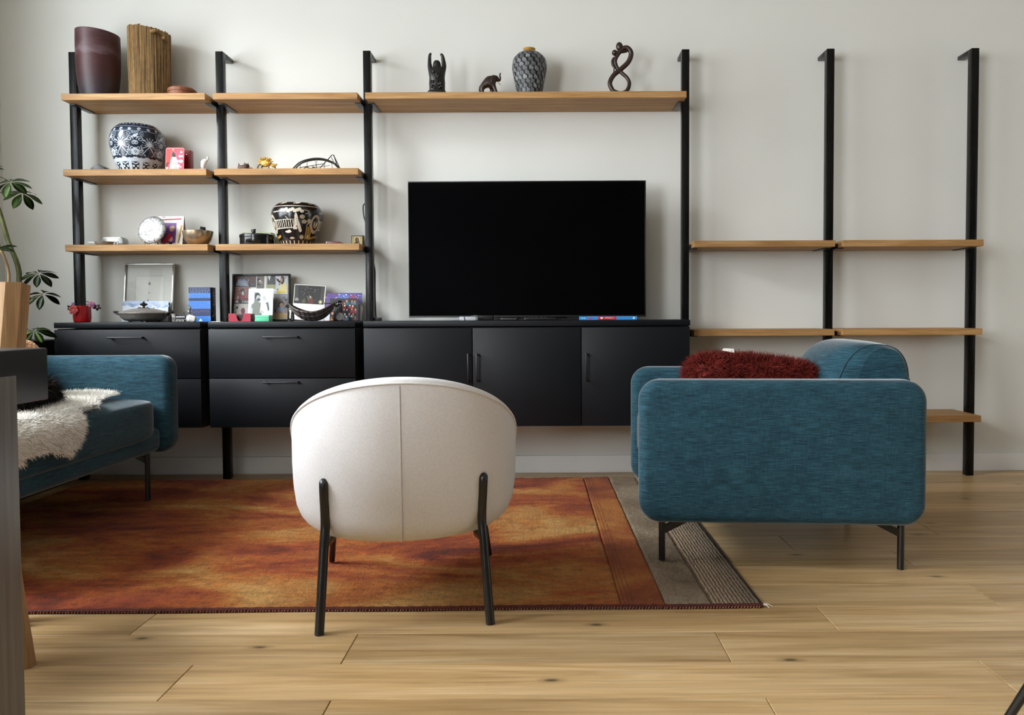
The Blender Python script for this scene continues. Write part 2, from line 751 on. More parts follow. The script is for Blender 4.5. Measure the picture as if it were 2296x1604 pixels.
def window(name, a, b, z0, z1, at, along_y, n):
    """frame with mullions and a pane per light; a..b along the wall"""
    w = thing(name, None, None)
    w['kind'] = 'structure'
    bars = [((a + b) / 2, z0 + .03, b - a, .06), ((a + b) / 2, z1 - .03, b - a, .06)]
    for i in range(n + 1):
        p = a + .03 + (b - a - .06) * i / n
        bars.append((p, (z0 + z1) / 2, .06, z1 - z0 - .12))
    f = lambda u, z: (at, u, z) if along_y else (u, at, z)
    s = lambda u, z, t=.06: (t, u, z) if along_y else (u, t, z)
    boxes('window_frame', [(f(u, z), s(du, dz)) for u, z, du, dz in bars], M_TRIM, w, bev=.004)
    for i in range(n):
        p = a + .03 + (b - a - .06) * (i + .5) / n
        box('pane', f(p, (z0 + z1) / 2), s((b - a) / n - .06, z1 - z0 - .12, .006), M_PANE, w, bev=0)
    return w


window('window_1', WY0, WY1, WZ0, WZ1, XL - .06, True, 3)
window('window_3', DY0, DY1, .01, DZ1, XL - .06, True, 3)
window('window_2', RY0, RY1, RZ0, RZ1, XR + .06, True, 2)
box('baseboard_back', ((XL + XR) / 2, -.0075, .0435), (XR - XL, .015, .087), M_TRIM, bev=.002)['kind'] = 'structure'
box('baseboard_left', (XL + .0075, (DY1 - .02) / 2, .0435), (.015, -DY1 - .02, .087), M_TRIM, bev=.002)['kind'] = 'structure'

# plank floor: every board its own piece on a dark subfloor
fl = box('floor', ((XL + XR) / 2, YF / 2, -.03), (XR - XL + .2, -YF + .2, .034), plain('subfloor', '3A2A1B', .9), bev=0)
fl['kind'] = 'structure'


def plank(x0, x1, y0, y1):
    g, c, h = .0008, .0012, .013
    x0 += g; x1 -= g; y0 += g; y1 -= g
    cx, cy = (x0 + x1) / 2, (y0 + y1) / 2
    V = [(x - cx, y - cy, z) for z, i in ((-h, 0), (-c, 0), (0, c)) for x, y in ((x0 + i, y0 + i), (x1 - i, y0 + i), (x1 - i, y1 - i), (x0 + i, y1 - i))]
    F = [(8, 9, 10, 11)] + [(a + i, a + (i + 1) % 4, a + 4 + (i + 1) % 4, a + 4 + i) for a in (0, 4) for i in range(4)]
    o = mk('plank', (V, F), M_PLANK, None, smooth=None)
    o.location = (cx, cy, 0)
    o.parent = fl
    o.matrix_parent_inverse = fl.matrix_basis.inverted()
    return o


joints = {0: [1.805, 2.706], 1: [1.445, 3.239], 2: [1.782, 2.675], 3: [1.209, 2.986], 4: [1.65, 3.487], 5: [2.2], 6: [1.5, 3.413],
          7: [3.09], 8: [2.1, 3.666], 9: [2.75]}
PW, Y0 = .1655, -2.288
k = -20
while Y0 + (k - 1) * PW < -.02:
    ya, yb = max(Y0 + (k - 1) * PW, YF), min(Y0 + k * PW, -.002)
    # rows counted from the one that starts at the foot of the picture
    js = list(joints.get(k, []))
    if yb - ya > .03:
        if not js:
            js = [XL + .3 + random.random() * 1.6]
        xs = sorted(js)
        while xs[-1] < XR - 1.9:
            xs.append(xs[-1] + 1.45 + random.random() * .45)
        while xs[0] > XL + 1.7:
            xs.insert(0, xs[0] - 1.1 - random.random() * .5)
        xs = [XL] + xs + [XR]
        for i in range(len(xs) - 1):
            if xs[i + 1] - xs[i] > .02:
                plank(xs[i], xs[i + 1], ya, yb)
    k += 1

# ------------------------------------------------------------------ wall shelving: posts
PX = [0.0, .703, 1.410, 2.939, 3.635, 4.329]
PYF, PYB, HT, PWD = -.131, -.095, 2.064, .036
where = ['black steel post at the window-side end, behind the maroon vase', 'black steel post between the two narrow shelf columns',
         'black steel post between the narrow shelves and the television', 'black steel post between the television and the empty shelves',
         'black steel post standing between the two columns of empty shelves', 'black steel post at the free end of the empty shelves, foot on bare floor']
for i, x in enumerate(PX):
    p = thing('shelf_post', where[i], 'post', (x, (PYF + PYB) / 2, 0), group='black steel shelf posts')
    boxes('upright', [((0, 0, HT / 2), (PWD, PYB - PYF, HT))], M_POST, p, bev=.002)
    boxes('wall_bracket', [((0, -PYB / 2 + .018 - .001, HT - .009), (PWD, -PYB - .002, .018))], M_BLACKSTEEL, p, bev=.0015)

# ------------------------------------------------------------------ shelves
SH, SD = .030, .253


def shelf(x0, x1, ztop, label, group='oak wall shelves'):
    s = thing('wall_shelf', label, 'shelf', ((x0 + x1) / 2, -SD / 2, ztop - SH), group=group)
    w = x1 - x0
    box('board', (0, 0, SH / 2), (w, SD - .002, SH), M_OAKSHELF, s, bev=.0012, seg=1)
    for sg in (-1, 1):
        e = sg * w / 2
        b = boxes('support_bracket', [((e - sg * .014, .018, -.0025), (.028, .16, .004)), ((e + sg * .0005, .018, .008), (.003, .16, .024))], M_BLACKSTEEL, s, bev=.0008)
    return s


bays = {'A': (PX[0] + .018, PX[1] - .018), 'B': (PX[1] + .018, PX[2] - .018), 'T': (PX[2] + .018, PX[3] - .018),
        'C': (PX[3] + .018, PX[4] - .018), 'D': (PX[4] + .018, PX[5] - .018)}
H1, H2, H3, G1, G2, G3 = 1.831, 1.482, 1.132, 1.137, .721, .310
shelf(*bays['A'], H1, 'short oak shelf holding the maroon vase and ribbed brown vase')
shelf(*bays['A'], H2, 'short oak shelf holding the blue and white floral jar')
shelf(*bays['A'], H3, 'short oak shelf holding the silver plate and bronze bowl')
shelf(*bays['B'], H1, 'bare short oak shelf above the wire bridge model')
shelf(*bays['B'], H2, 'short oak shelf holding the yellow hedgehog and wire bridge model')
shelf(*bays['B'], H3, 'short oak shelf holding the round black jar with painted figures')
shelf(*bays['T'], H1, 'long oak shelf spanning above the television with four carvings and vase')
shelf(*bays['C'], G1, 'empty oak shelf beside the television, upper of its column')
shelf(*bays['D'], G1, 'empty oak shelf at the free end, topmost of its column')
shelf(*bays['C'], G2, 'empty oak shelf beside the black cabinet, above the red cushion')
shelf(*bays['D'], G2, 'empty oak shelf at the free end, just above the armchair back')
shelf(*bays['D'], G3, 'lowest empty oak shelf, partly behind the teal armchair')

# ------------------------------------------------------------------ cabinets
CZ0, CZ1, CD = .283, .769, .347


def handle(parent, w, vertical=False, loc=(0, 0, 0)):
    if vertical:
        return tag(boxes('handle', [((loc[0], loc[1] - .024, loc[2]), (.008, .007, w)), ((loc[0], loc[1] - .012, loc[2] + w / 2 - .005), (.008, .024, .008)),
                                    ((loc[0], loc[1] - .012, loc[2] - w / 2 + .005), (.008, .024, .008))], M_BLACKSTEEL, parent, bev=.001))
    return boxes('handle', [((loc[0], loc[1] - .024, loc[2]), (w, .008, .007)), ((loc[0] - w / 2 + .005, loc[1] - .012, loc[2]), (.008, .024, .008)),
                            ((loc[0] + w / 2 - .005, loc[1] - .012, loc[2]), (.008, .024, .008))], M_BLACKSTEEL, parent, bev=.001)


def cabinet(name, x0, x1, label, drawers=0, doors=0):
    w = x1 - x0
    c = thing(name, label, 'cabinet', ((x0 + x1) / 2, 0, CZ0), group='black wall-hung cabinets')
    h = CZ1 - CZ0
    tt = .0255
    boxes('carcass', [((0, -(CD - .02) / 2 - .001, (h - tt - .004) / 2), (w - .004, CD - .024, h - tt - .004))], M_BLACKGAP, c, bev=.001)
    box('top_panel', (0, -CD / 2 - .001, h - tt / 2), (w, CD, tt), M_BLACKLAC, c, bev=.0012)
    fh = h - tt - .006
    if drawers:
        dh = fh / drawers
        for i in range(drawers):
            z = dh * (i + .5)
            d = box('drawer', (0, -CD + .008, z), (w - .002, .018, dh - .004), M_BLACKLAC, c, bev=.001)
            handle(d, .157, loc=(0, -.009, dh * .33 if i == drawers - 1 else dh * .42))
    for i in range(doors):
        dw = w / doors
        d = box('door', (-w / 2 + dw * (i + .5), -CD + .008, fh / 2), (dw - .004, .018, fh - .003), M_BLACKLAC, c, bev=.001)
        handle(d, .13, True, ((dw / 2 - .018) if i == 0 else (-dw / 2 + .022), -.009, .045))
    return c


cabinet('drawer_cabinet', *bays['A'], 'charcoal wall-hung drawer cabinet behind the sofa arm, pewter tureen on top', drawers=2)
cabinet('drawer_cabinet', *bays['B'], 'charcoal wall-hung drawer cabinet with photo collage and woven bowl on top', drawers=2)
cabinet('media_cabinet', *bays['T'], 'long black wall-hung cabinet with three doors under the television', doors=3)
# ------------------------------------------------------------------ rug
RUG_X0, RUG_X1, RUG_Y0, RUG_Y1, RUG_H = .09, 2.846, -1.795, -.165, .011
RUG_ROT = R(.55)


def rug_material(kind):
    t = NT('rug ' + kind)
    fib = t.noise((420, 420, 420), 1, 2, .6)
    tuft = t.noise((120, 60, 60), 1, 3, .6)
    if kind == 'field':
        ab = t.noise((1.7, 3.6, 1), 1, 4, .62, .6)
        c = t.ramp(ab, [(.32, '742A12'), (.41, 'A8461A'), (.48, 'C86424'), (.56, 'DA8636'), (.67, 'ECB060')])
        st = t.noise((3, 55, 1), 1, 3, .6, .4)
        c = t.mix(.5, c, t.ramp(st, [(.3, .55), (.62, 1.0)]), 'MULTIPLY')
        md = t.noise((20, 46, 1), 1, 6, .75, .5)
        c = t.mix(.75, c, t.ramp(md, [(.34, .42), (.5, .85), (.62, 1.08)]), 'MULTIPLY')
        h = t.noise((160, 5, 1), 1, 2, .6)
        c = t.mix(.25, c, t.ramp(h, [(.35, .6), (.6, 1.0)]), 'MULTIPLY')
    elif kind == 'stripe':
        ab = t.noise((3, 3.0, 1), 1, 4, .62, .4)
        c = t.ramp(ab, [(.3, '803413'), (.48, 'AE5A22'), (.66, 'CC8438')])
        sx = t.n('SeparateXYZ')
        t.l(t.coords((1, 1, 1)), sx.inputs[0])
        w = t.math('SINE', t.math('MULTIPLY', sx.outputs[0], 2 * PI / .012))
        near = t.math('LESS_THAN', sx.outputs[0], 2.505)
        c = t.mix(t.math('MULTIPLY', near, t.math('MULTIPLY', t.math('GREATER_THAN', w, .35), .4)), c, '6A2A12')
    elif kind == 'border':
        ab = t.noise((6, 5, 1), 1, 4, .62, .4)
        c = t.ramp(ab, [(.28, '7E6850'), (.5, '9E886C'), (.7, 'B5A084')])
        c = t.mix(.5, c, t.ramp(tuft, [(.3, .6), (.6, 1.0)]), 'MULTIPLY')
    else:
        sx = t.n('SeparateXYZ')
        t.l(t.coords((1, 1, 1)), sx.inputs[0])
        w = t.math('SINE', t.math('ADD', t.math('MULTIPLY', sx.outputs[0], 2 * PI / .0105), t.math('MULTIPLY', tuft, 3)))
        c = t.ramp(t.math('MULTIPLY_ADD', w, .5, .5), [(.1, '7A5E48'), (.5, 'A68A6C'), (.85, 'CBB294')])
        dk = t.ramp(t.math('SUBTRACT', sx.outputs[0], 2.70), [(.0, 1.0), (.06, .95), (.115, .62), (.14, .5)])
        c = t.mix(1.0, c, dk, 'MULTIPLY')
    c = t.mix(.75, c, t.ramp(fib, [(.3, .35), (.62, 1.0)]), 'MULTIPLY')
    c = t.mix(.35, c, t.ramp(tuft, [(.3, .55), (.65, 1.0)]), 'MULTIPLY')
    t.base(c)
    t.set(Roughness=.9)
    t.b.inputs['Specular IOR Level'].default_value = .1
    t.b.inputs['Sheen Weight'].default_value = .1
    t.b.inputs['Sheen Roughness'].default_value = .4
    t.bump(t.math('ADD', fib, tuft), 1.0, .006)
    return t.m


rug = thing('rug', 'orange and rust abrash wool rug with grey-brown striped end on plank floor', 'rug', (0, 0, 0))


def rug_part(name, x0, x1, y0, y1, mat, step, ribs=False, amp=.0022):
    nx, ny = max(2, int((x1 - x0) / step)), max(2, int((y1 - y0) / step))
    X, Y = np.meshgrid(np.linspace(x0, x1, nx), np.linspace(y0, y1, ny), indexing='ij')
    Z = RUG_H + RNG.normal(size=X.shape) * amp * .4
    for fx, fy, a in ((37, 61, .4), (83, 47, .3), (19, 97, .5)):
        Z += amp * a * np.sin(fx * X + 3 * np.sin(fy * .3 * Y)) * np.sin(fy * Y + 2 * np.sin(fx * .2 * X))
    if ribs:
        Z += .0014 * np.sin(2 * PI * X / .0105)
    for e in (0, -1):
        Z[e, :] = Z[e, :] * .5
        Z[:, e] = Z[:, e] * .5
    P = np.stack([X, Y, Z], -1)
    base = P.copy()
    ring = [P]
    o = grid_obj(name, P, mat, rug)
    bm = bmesh.new()
    bm.from_mesh(o.data)
    ed = [e for e in bm.edges if e.is_boundary]
    r = bmesh.ops.extrude_edge_only(bm, edges=ed)
    for v in r['geom']:
        if isinstance(v, bmesh.types.BMVert):
            v.co.z = .0008
    bm.to_mesh(o.data)
    bm.free()
    return o


rug_part('field', RUG_X0, 2.466, RUG_Y0, RUG_Y1, rug_material('field'), .0055)
rug_part('orange_stripe', 2.466, 2.587, RUG_Y0, RUG_Y1, rug_material('stripe'), .0055)
rug_part('border_band', 2.587, 2.712, RUG_Y0, RUG_Y1, rug_material('border'), .0055)
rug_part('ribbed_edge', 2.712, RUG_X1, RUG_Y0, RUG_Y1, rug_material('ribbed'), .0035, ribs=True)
M_BIND = plain('rug binding', '4A1A14', .9, var=.4, vscale=120, bump=.5, bscale=500)
ys = lambda x: RUG_Y0 - .003 + .0015 * math.sin(9 * x)
tube('binding', [(RUG_X0 + (RUG_X1 - RUG_X0) * i / 160, ys(RUG_X0 + (RUG_X1 - RUG_X0) * i / 160), .0062 + .0012 * (i % 2)) for i in range(161)], .0062, M_BIND, rug, n=6)
tube('binding', [(RUG_X1 + .001, RUG_Y0 + (RUG_Y1 - RUG_Y0) * i / 60, .0048) for i in range(61)], .0048, plain('rug edge', '2A1D17', .9, var=.3), rug, n=6)
st = []
for i in range(330):
    x = RUG_X0 + (RUG_X1 - RUG_X0) * (i + .3 * random.random()) / 330
    st.append(blob_data((x, ys(x) - .0045, .0045), (.0012, .0022, .0042), 6, 4, Euler((0, R(25), 0))))
tag(mk('stitches', merge(*st), plain('stitch thread', 'B9836E', .9), rug), kind='stuff')
fr = []
for i, (a, l) in enumerate(((20, .022), (-10, .026), (-45, .02), (45, .017))):
    fr.append(tube_data([(RUG_X1 + .002, RUG_Y0, .006), (RUG_X1 + .002 + l * .6 * math.cos(R(a)), RUG_Y0 + l * .6 * math.sin(R(a)), .009), (RUG_X1 + .002 + l * math.cos(R(a)), RUG_Y0 + l * math.sin(R(a)), .004)], .0011, 5))
mk('fringe', merge(*fr), plain('white thread', 'E6DDD3', .9), rug)
rug.rotation_euler = (0, 0, RUG_ROT)
rug.location = (-.026, -.030, .0003)

# ------------------------------------------------------------------ upholstery shapes
M_TEAL = fabric('teal chenille', '11212A', '193642', '3B6777', sheen=.45)
M_SEAM = plain('teal piping', '173E4A', .8, var=.1)


def cushion_data(sx, sy, sz, bx=.05, e=.32, nu=44, nv=20, crown=0.0):
    """a soft box: superellipsoid with a slight crown on top"""
    V, F = [], []

    def pw(x, k):
        return math.copysign(abs(x) ** k, x)
    for i in range(nv + 1):
        p = -PI / 2 + PI * i / nv
        for j in range(nu):
            a = 2 * PI * j / nu
            x, y, z = pw(math.cos(p), e) * pw(math.cos(a), e), pw(math.cos(p), e) * pw(math.sin(a), e), pw(math.sin(p), e)
            V.append((x * sx / 2, y * sy / 2, z * sz / 2 + (crown * (1 - x * x) * (1 - y * y) if z > 0 else 0)))
    for i in range(nv):
        for j in range(nu):
            F.append((i * nu + j, i * nu + (j + 1) % nu, (i + 1) * nu + (j + 1) % nu, (i + 1) * nu + j))
    return V, F


def xf(d, loc=(0, 0, 0), rot=(0, 0, 0)):
    M = Matrix.Translation(loc) @ Euler(rot).to_matrix().to_4x4()
    return [tuple(M @ Vector(v)) for v in d[0]], d[1]


def rpanel_data(w, h, t, r, re, nc=8, crown=0.0):
    """upright upholstered panel: rounded-rectangle outline in XZ (width w, height h, corner r), soft edge radius re, centred"""
    out = []
    for cx, cz, a0 in ((w / 2 - r, h / 2 - r, 0), (-w / 2 + r, h / 2 - r, 90), (-w / 2 + r, -h / 2 + r, 180), (w / 2 - r, -h / 2 + r, 270)):
        for i in range(nc + 1):
            a = R(a0 + 90 * i / nc)
            out.append((cx, cz, math.cos(a), math.sin(a)))
    # add straight points for the crown
    rings = []
    ks = 5
    for i in range(ks + 1):
        a = R(90 * i / ks)
        rings.append((-t / 2 + re * (1 - math.sin(a)), re * (1 - math.cos(a))))   # y, inset
    prof = [(y, ins) for y, ins in rings[::-1]]
    prof = [(-t / 2 + re * (1 - math.cos(R(90 * i / ks))), re * (1 - math.sin(R(90 * i / ks)))) for i in range(ks + 1)]
    full = prof + [(-y, ins) for y, ins in prof[::-1]]
    V, F = [], []
    m = len(out)
    for y, ins in full:
        for cx, cz, cxx, czz in out:
            V.append((cx + cxx * (r - ins), y, cz + czz * (r - ins)))
    for i in range(len(full) - 1):
        for j in range(m):
            F.append((i * m + j, i * m + (j + 1) % m, (i + 1) * m + (j + 1) % m, (i + 1) * m + j))
    # flat faces, filled by concentric rings so they shade softly
    for side, base in ((0, 0), (1, (len(full) - 1) * m)):
        prev = base
        y = full[0][0] if side == 0 else full[-1][0]
        for s in (.75, .5, .25):
            o = len(V)
            bulge = crown * (1 - s * s)
            for j in range(m):
                x0, _, z0 = V[base + j]
                V.append((x0 * s, y + (-bulge if side == 0 else bulge), z0 * s))
            for j in range(m):
                q = (prev + j, o + j, o + (j + 1) % m, prev + (j + 1) % m)
                F.append(q if side == 0 else q[::-1])
            prev = o
        q = tuple(prev + j for j in range(m))
        F.append(q[::-1] if side == 0 else q)
    bm = bmesh.new()
    bv = [bm.verts.new(v) for v in V]
    for f in F:
        bm.faces.new([bv[i] for i in f])
    bmesh.ops.recalc_face_normals(bm, faces=bm.faces)
    bm.verts.index_update()
    res = [tuple(v.co) for v in bm.verts], [tuple(v.index for v in f.verts) for f in bm.faces]
    bm.free()
    return res


def outline_tube(w, h, r, y, rad, nc=8):
    out = []
    for cx, cz, a0 in ((w / 2 - r, h / 2 - r, 0), (-w / 2 + r, h / 2 - r, 90), (-w / 2 + r, -h / 2 + r, 180), (w / 2 - r, -h / 2 + r, 270)):
        for i in range(nc + 1):
            a = R(a0 + 90 * i / nc)
            out.append((cx + r * math.cos(a), y, cz + r * math.sin(a)))
    return tube_data(out, rad, 6, closed=True)


def sofa_leg(parent, x, y, z1, bx, by):
    """round black leg with a flat bracket arm toward (bx, by)"""
    l = mk('leg', merge(tube_data([(x, y, .0), (x, y, z1)], .0105, 12)), M_BLACKSTEEL, parent, smooth=50)
    d = Vector((bx, by, 0)).normalized()
    q = [Vector((x, y, z1 - .062)), Vector((x, y, z1 - .035)), Vector((x, y, z1 - .001)) + d * .085, Vector((x, y, z1 - .001)) + d * .10, Vector((x, y, z1 - .018)) + d * .085]
    n = Vector((-d.y, d.x, 0)) * .007
    V = [p + n for p in q] + [p - n for p in q]
    k = len(q)
    F = [tuple(range(k)), tuple(range(2 * k - 1, k - 1, -1))] + [(i, i + k, (i + 1) % k + k, (i + 1) % k) for i in range(k)]
    mk('bracket', (V, F), M_BLACKSTEEL, l)
    return l


# ------------------------------------------------------------------ teal armchair, seen on its arm
# local frame: x along the arm from the front (0) to the back, y across from the camera-side arm (0) to the far arm
AC = thing('armchair', 'teal chenille armchair with thin black legs, side turned to us, red cushion on it', 'armchair', (2.542, -1.508, 0), R(-4.2))
AW, AD, ZA0, ZA1 = .862, .66, .150, .594
for nm, y in (('arm', .045), ('arm', AD - .045)):
    h = ZA1 - ZA0
    a = mk(nm, xf(rpanel_data(AW, h, .09, .066, .030, crown=.006), (AW / 2, y, (ZA0 + ZA1) / 2)), M_TEAL, AC, smooth=180)
mk('seat_frame', xf(rpanel_data(AW - .06, .11, AD - .17, .03, .02), (AW / 2 + .005, AD / 2, ZA0 + .062)), M_TEAL, AC, smooth=180)
mk('seat_cushion', xf(cushion_data(.62, AD - .176, .17, e=.25, crown=.015), (.325, AD / 2, .365)), M_TEAL, AC, smooth=180)
mk('back_frame', xf(rpanel_data(AD - .17, .42, .09, .05, .03), (AW - .055, AD / 2, .40), (0, 0, R(90))), M_TEAL, AC, smooth=180)
# back cushion: rounded profile in XZ extruded across, soft ends
bp = smooth_pts([(.555, .44), (.56, .55), (.585, .62), (.63, .675), (.69, .703), (.765, .703), (.822, .682), (.856, .625), (.860, .52), (.853, .44)], 5)
Y0b, Y1b = .10, AD - .10
Vc, Fc = [], []
m = len(bp)
cxb, czb = .705, .57
ends = [(0, .50), (.006, .62), (.018, .73), (.04, .84), (.075, .93), (.12, .985)]
layers = [(Y0b + d, s) for d, s in ends] + [((Y0b + Y1b) / 2, 1.0)] + [(Y1b - d, s) for d, s in ends[::-1]]
cxb, czb = .80, .56
for y, s in layers:
    for x, z in bp:
        Vc.append((cxb + (x - cxb) * s, y, czb + (z - czb) * (.72 + .28 * s)))
for i in range(len(layers) - 1):
    for j in range(m):
        Fc.append((i * m + j, i * m + (j + 1) % m, (i + 1) * m + (j + 1) % m, (i + 1) * m + j))
Fc += [tuple(range(m)), tuple((len(layers) - 1) * m + j for j in range(m))[::-1]]
bc = mk('back_cushion', (Vc, Fc), M_TEAL, AC, smooth=60)
mk('piping', tube_data([(cxb + (x - cxb) * .735, Y0b + .018, czb + (z - czb) * (.72 + .28 * .735) + .0008) for x, z in bp], .0024, 6), M_SEAM, bc, smooth=60)
for x, y, bx in ((.075, .075, 1), (AW - .052, .075, -1), (.075, AD - .075, 1), (AW - .052, AD - .075, -1)):
    sofa_leg(AC, x, y, ZA0 + .01, bx, 0)
for l in [o for o in AC.children if o.name.startswith('leg')]:
    if l.data.vertices[0].co.x < .5:
        # the front legs stand on the rug pile
        for v in l.data.vertices:
            if v.co.z < .02:
                v.co.z += .0165

# fluffy red cushion on the armchair seat
M_REDFUR = plain('maroon pile', '64201A', .8, var=.35, vscale=30, spec=.15)
rc = thing('fluffy_cushion', 'fluffy dark red pile cushion lying in the teal armchair', 'cushion', (2.542 + .418, -1.508 + .30, .560), 0, rot=(R(-6), R(5), R(-4.2)))
body = cushion_data(.42, .34, .135, e=.42, crown=.012)
cb = mk('cushion_body', body, M_REDFUR, rc, smooth=180)


def sample_faces(o, n, cond=None, jitter=True):
    """n random points with normals on an object's own mesh (object space)"""
    me = o.data
    ar = np.array([p.area for p in me.polygons])
    ce = np.array([tuple(p.center) for p in me.polygons])
    no = np.array([tuple(p.normal) for p in me.polygons])
    if cond is not None:
        ar = ar * cond(ce, no)
    ix = RNG.choice(len(ar), n, p=ar / ar.sum())
    P = np.empty((n, 3))
    co = np.array([tuple(v.co) for v in me.vertices])
    vs = [tuple(p.vertices) for p in me.polygons]
    r = RNG.random((n, 3)) + .02
    for i, f in enumerate(ix):
        q = vs[f]
        if len(q) >= 4:
            a, b = r[i, 0], r[i, 1]
            P[i] = (co[q[0]] * (1 - a) + co[q[1]] * a) * (1 - b) + (co[q[3]] * (1 - a) + co[q[2]] * a) * b
        else:
            w = r[i] / r[i].sum()
            P[i] = co[q[0]] * w[0] + co[q[1]] * w[1] + co[q[2]] * w[2]
    return P, no[ix]


P, N = sample_faces(cb, 16000)
fur('pile', P, N, M_REDFUR, rc, length=.026, width=.0016, droop=.35, curl=.45)
mk('care_label', xf(prism_data([(-.020, 0), (.020, -.004), (.018, .009), (-.016, .008)], -.001, .001), (-.10, -.12, .092)), M_WHITEPAPER, rc)

# ------------------------------------------------------------------ teal sofa along the window wall
# faces +x; its far arm stands across the end of the rug
SF = thing('sofa', 'long teal chenille sofa beside the window wall with white sheepskin on its seat', 'sofa', (0, 0, 0))
SX0, SX1, SY0, SY1 = -.196, .686, -1.80, -.552
sz0, sz1 = .222, .632
ca = (SX0 + SX1) / 2
for y in (SY1 - .05, SY0 + .05):
    a = mk('arm', xf(rpanel_data(SX1 - SX0, sz1 - sz0, .10, .06, .034, crown=.006), (ca, y, (sz0 + sz1) / 2)), M_TEAL, SF, smooth=180)
mk('seat_frame', xf(rpanel_data(SY1 - SY0 - .19, .10, SX1 - SX0 - .05, .03, .025), (ca - .012, (SY0 + SY1) / 2, sz0 + .062), (0, 0, R(90))), M_TEAL, SF, smooth=180)
mk('seat_cushion', xf(cushion_data(.62, SY1 - SY0 - .204, .17, e=.22, crown=.022), (.352, (SY0 + SY1) / 2, .372)), M_TEAL, SF, smooth=180)
mk('back_frame', xf(rpanel_data(SY1 - SY0 - .19, .42, .09, .05, .03), (SX0 + .05, (SY0 + SY1) / 2, .44), (0, 0, R(90))), M_TEAL, SF, smooth=180)
for k in range(2):
    L = (SY1 - SY0 - .20) / 2
    mk('back_cushion', xf(cushion_data(.17, L - .01, .36, e=.35, crown=0), (-.01, SY0 + .10 + L * (k + .5), .60), (0, R(-8), 0)), M_TEAL, SF, smooth=180)
for x, y, bx in ((SX1 - .118, SY1 - .06, -1), (SX0 + .08, SY1 - .06, 1), (SX1 - .118, SY0 + .06, -1), (SX0 + .08, SY0 + .06, 1)):
    l = sofa_leg(SF, x, y, sz0 + .01, bx, 0)
    if x > -.2 and y > RUG_Y0:
        for v in l.data.vertices:
            if v.co.z < .02:
                v.co.z += .0165

# sheepskin on the sofa seat, spilling over the front edge
M_SHEEP = plain('cream wool', 'FAF7F0', .9, var=.03, vscale=30, spec=.1)
sk = thing('sheepskin', 'cream sheepskin thrown over the sofa seat, edge hanging down the front', 'sheepskin', (0, 0, 0))
edge = [(.11, -.76), (.20, -.71), (.38, -.70), (.50, -.72), (.555, -.80), (.565, -.92), (.58, -1.0), (.64, -1.06), (.655, -1.14), (.66, -1.22), (.745, -1.26), (.79, -1.34), (.76, -1.44), (.76, -1.54), (.76, -1.62), (.6, -1.66), (.3, -1.67), (.15, -1.60), (.13, -1.4), (.13, -1.0)]


def seat_z(x, y):
    """height of the soft seat top, rolling over the front edge; returns point"""
    zt = .4605 + .024 * max(0, 1 - ((x - .352) / .31) ** 2) * max(0, 1 - ((y + 1.176) / .53) ** 2)
    xe = .632
    if x <= xe:
        return (x, y, zt)
    s = x - xe
    r = .043
    a = min(s / r, PI / 2)
    px, pz = xe + r * math.sin(a), .4612 - r * (1 - math.cos(a))
    if s > r * PI / 2:
        pz -= s - r * PI / 2
    return (px, y, pz)


def inside(p, poly):
    c = False
    for i in range(len(poly)):
        (x0, y0), (x1, y1) = poly[i - 1], poly[i]
        if (y0 > p[1]) != (y1 > p[1]) and p[0] < (x1 - x0) * (p[1] - y0) / (y1 - y0) + x0:
            c = not c
    return c


ed2 = [tuple(q) for q in smooth_pts([(*e, 0) for e in edge + [edge[0]]], 6)]
ed2 = [(a, b) for a, b, _ in ed2]
bm = bmesh.new()
nx, ny = 60, 80
vid = {}
for i in range(nx + 1):
    for j in range(ny + 1):
        x, y = -.02 + 1.0 * i / nx, -1.92 + 1.26 * j / ny
        x2 = x
        if inside((x2, y), ed2):
            p = seat_z(x, y)
            lift = .010 + .006 * math.sin(14 * x + 3 * math.sin(9 * y)) * math.sin(11 * y)
            vid[i, j] = bm.verts.new((p[0] + (lift if x > .66 else 0), p[1], p[2] + (lift if x <= .66 else 0)))
for i in range(nx):
    for j in range(ny):
        q = [(i, j), (i + 1, j), (i + 1, j + 1), (i, j + 1)]
        if all(k in vid for k in q):
            bm.faces.new([vid[k] for k in q])
r = bmesh.ops.solidify(bm, geom=list(bm.faces), thickness=-.008)
bmesh.ops.recalc_face_normals(bm, faces=bm.faces)
hide = mk('hide', bm, M_SHEEP, sk, smooth=180)
P, N = sample_faces(hide, 90000, lambda c, n: ((n[:, 2] > .2) | (n[:, 0] > .3)).astype(float))
fur('wool', P, N, M_SHEEP, sk, length=.020, width=.0013, droop=.4, curl=.65, seg=3, keep=lambda V: np.where(((V[:, 0] < .655) & (V[:, 2] < .482))[:, None], np.stack([V[:, 0], V[:, 1], np.full(len(V), .482)], 1), np.where((V[:, 2] < .45)[:, None], np.stack([np.maximum(V[:, 0], .668), V[:, 1], V[:, 2]], 1), V)))

# dark fur cushion and peach cushion behind the table
M_DARKFUR = plain('dark brown fur', '1B1613', .8, var=.6, vscale=14, spec=.2)
dc = thing('fur_cushion', 'black-brown long-haired fur cushion resting on the white sheepskin', 'cushion', (.475, -1.275, .532), 0, rot=(0, R(6), R(8)))
cbd = mk('cushion_body', cushion_data(.18, .27, .095, e=.6), M_DARKFUR, dc, smooth=180)
P, N = sample_faces(cbd, 9000)
fur('hair', P, N, M_DARKFUR, dc, length=.040, width=.0015, droop=.55, curl=.5, seg=3)
M_PEACH = plain('peach boucle', 'EBC09A', .9, var=.15, vscale=60, bump=.8, bscale=160)
pc = thing('boucle_cushion', 'peach boucle cushion standing against the sofa back, top edge showing', 'cushion', (.272, -1.02, .598), 0, rot=(0, R(-12), R(4)))
pb = mk('cushion_body', cushion_data(.14, .30, .215, e=.55), M_PEACH, pc, smooth=180)
P, N = sample_faces(pb, 2600)
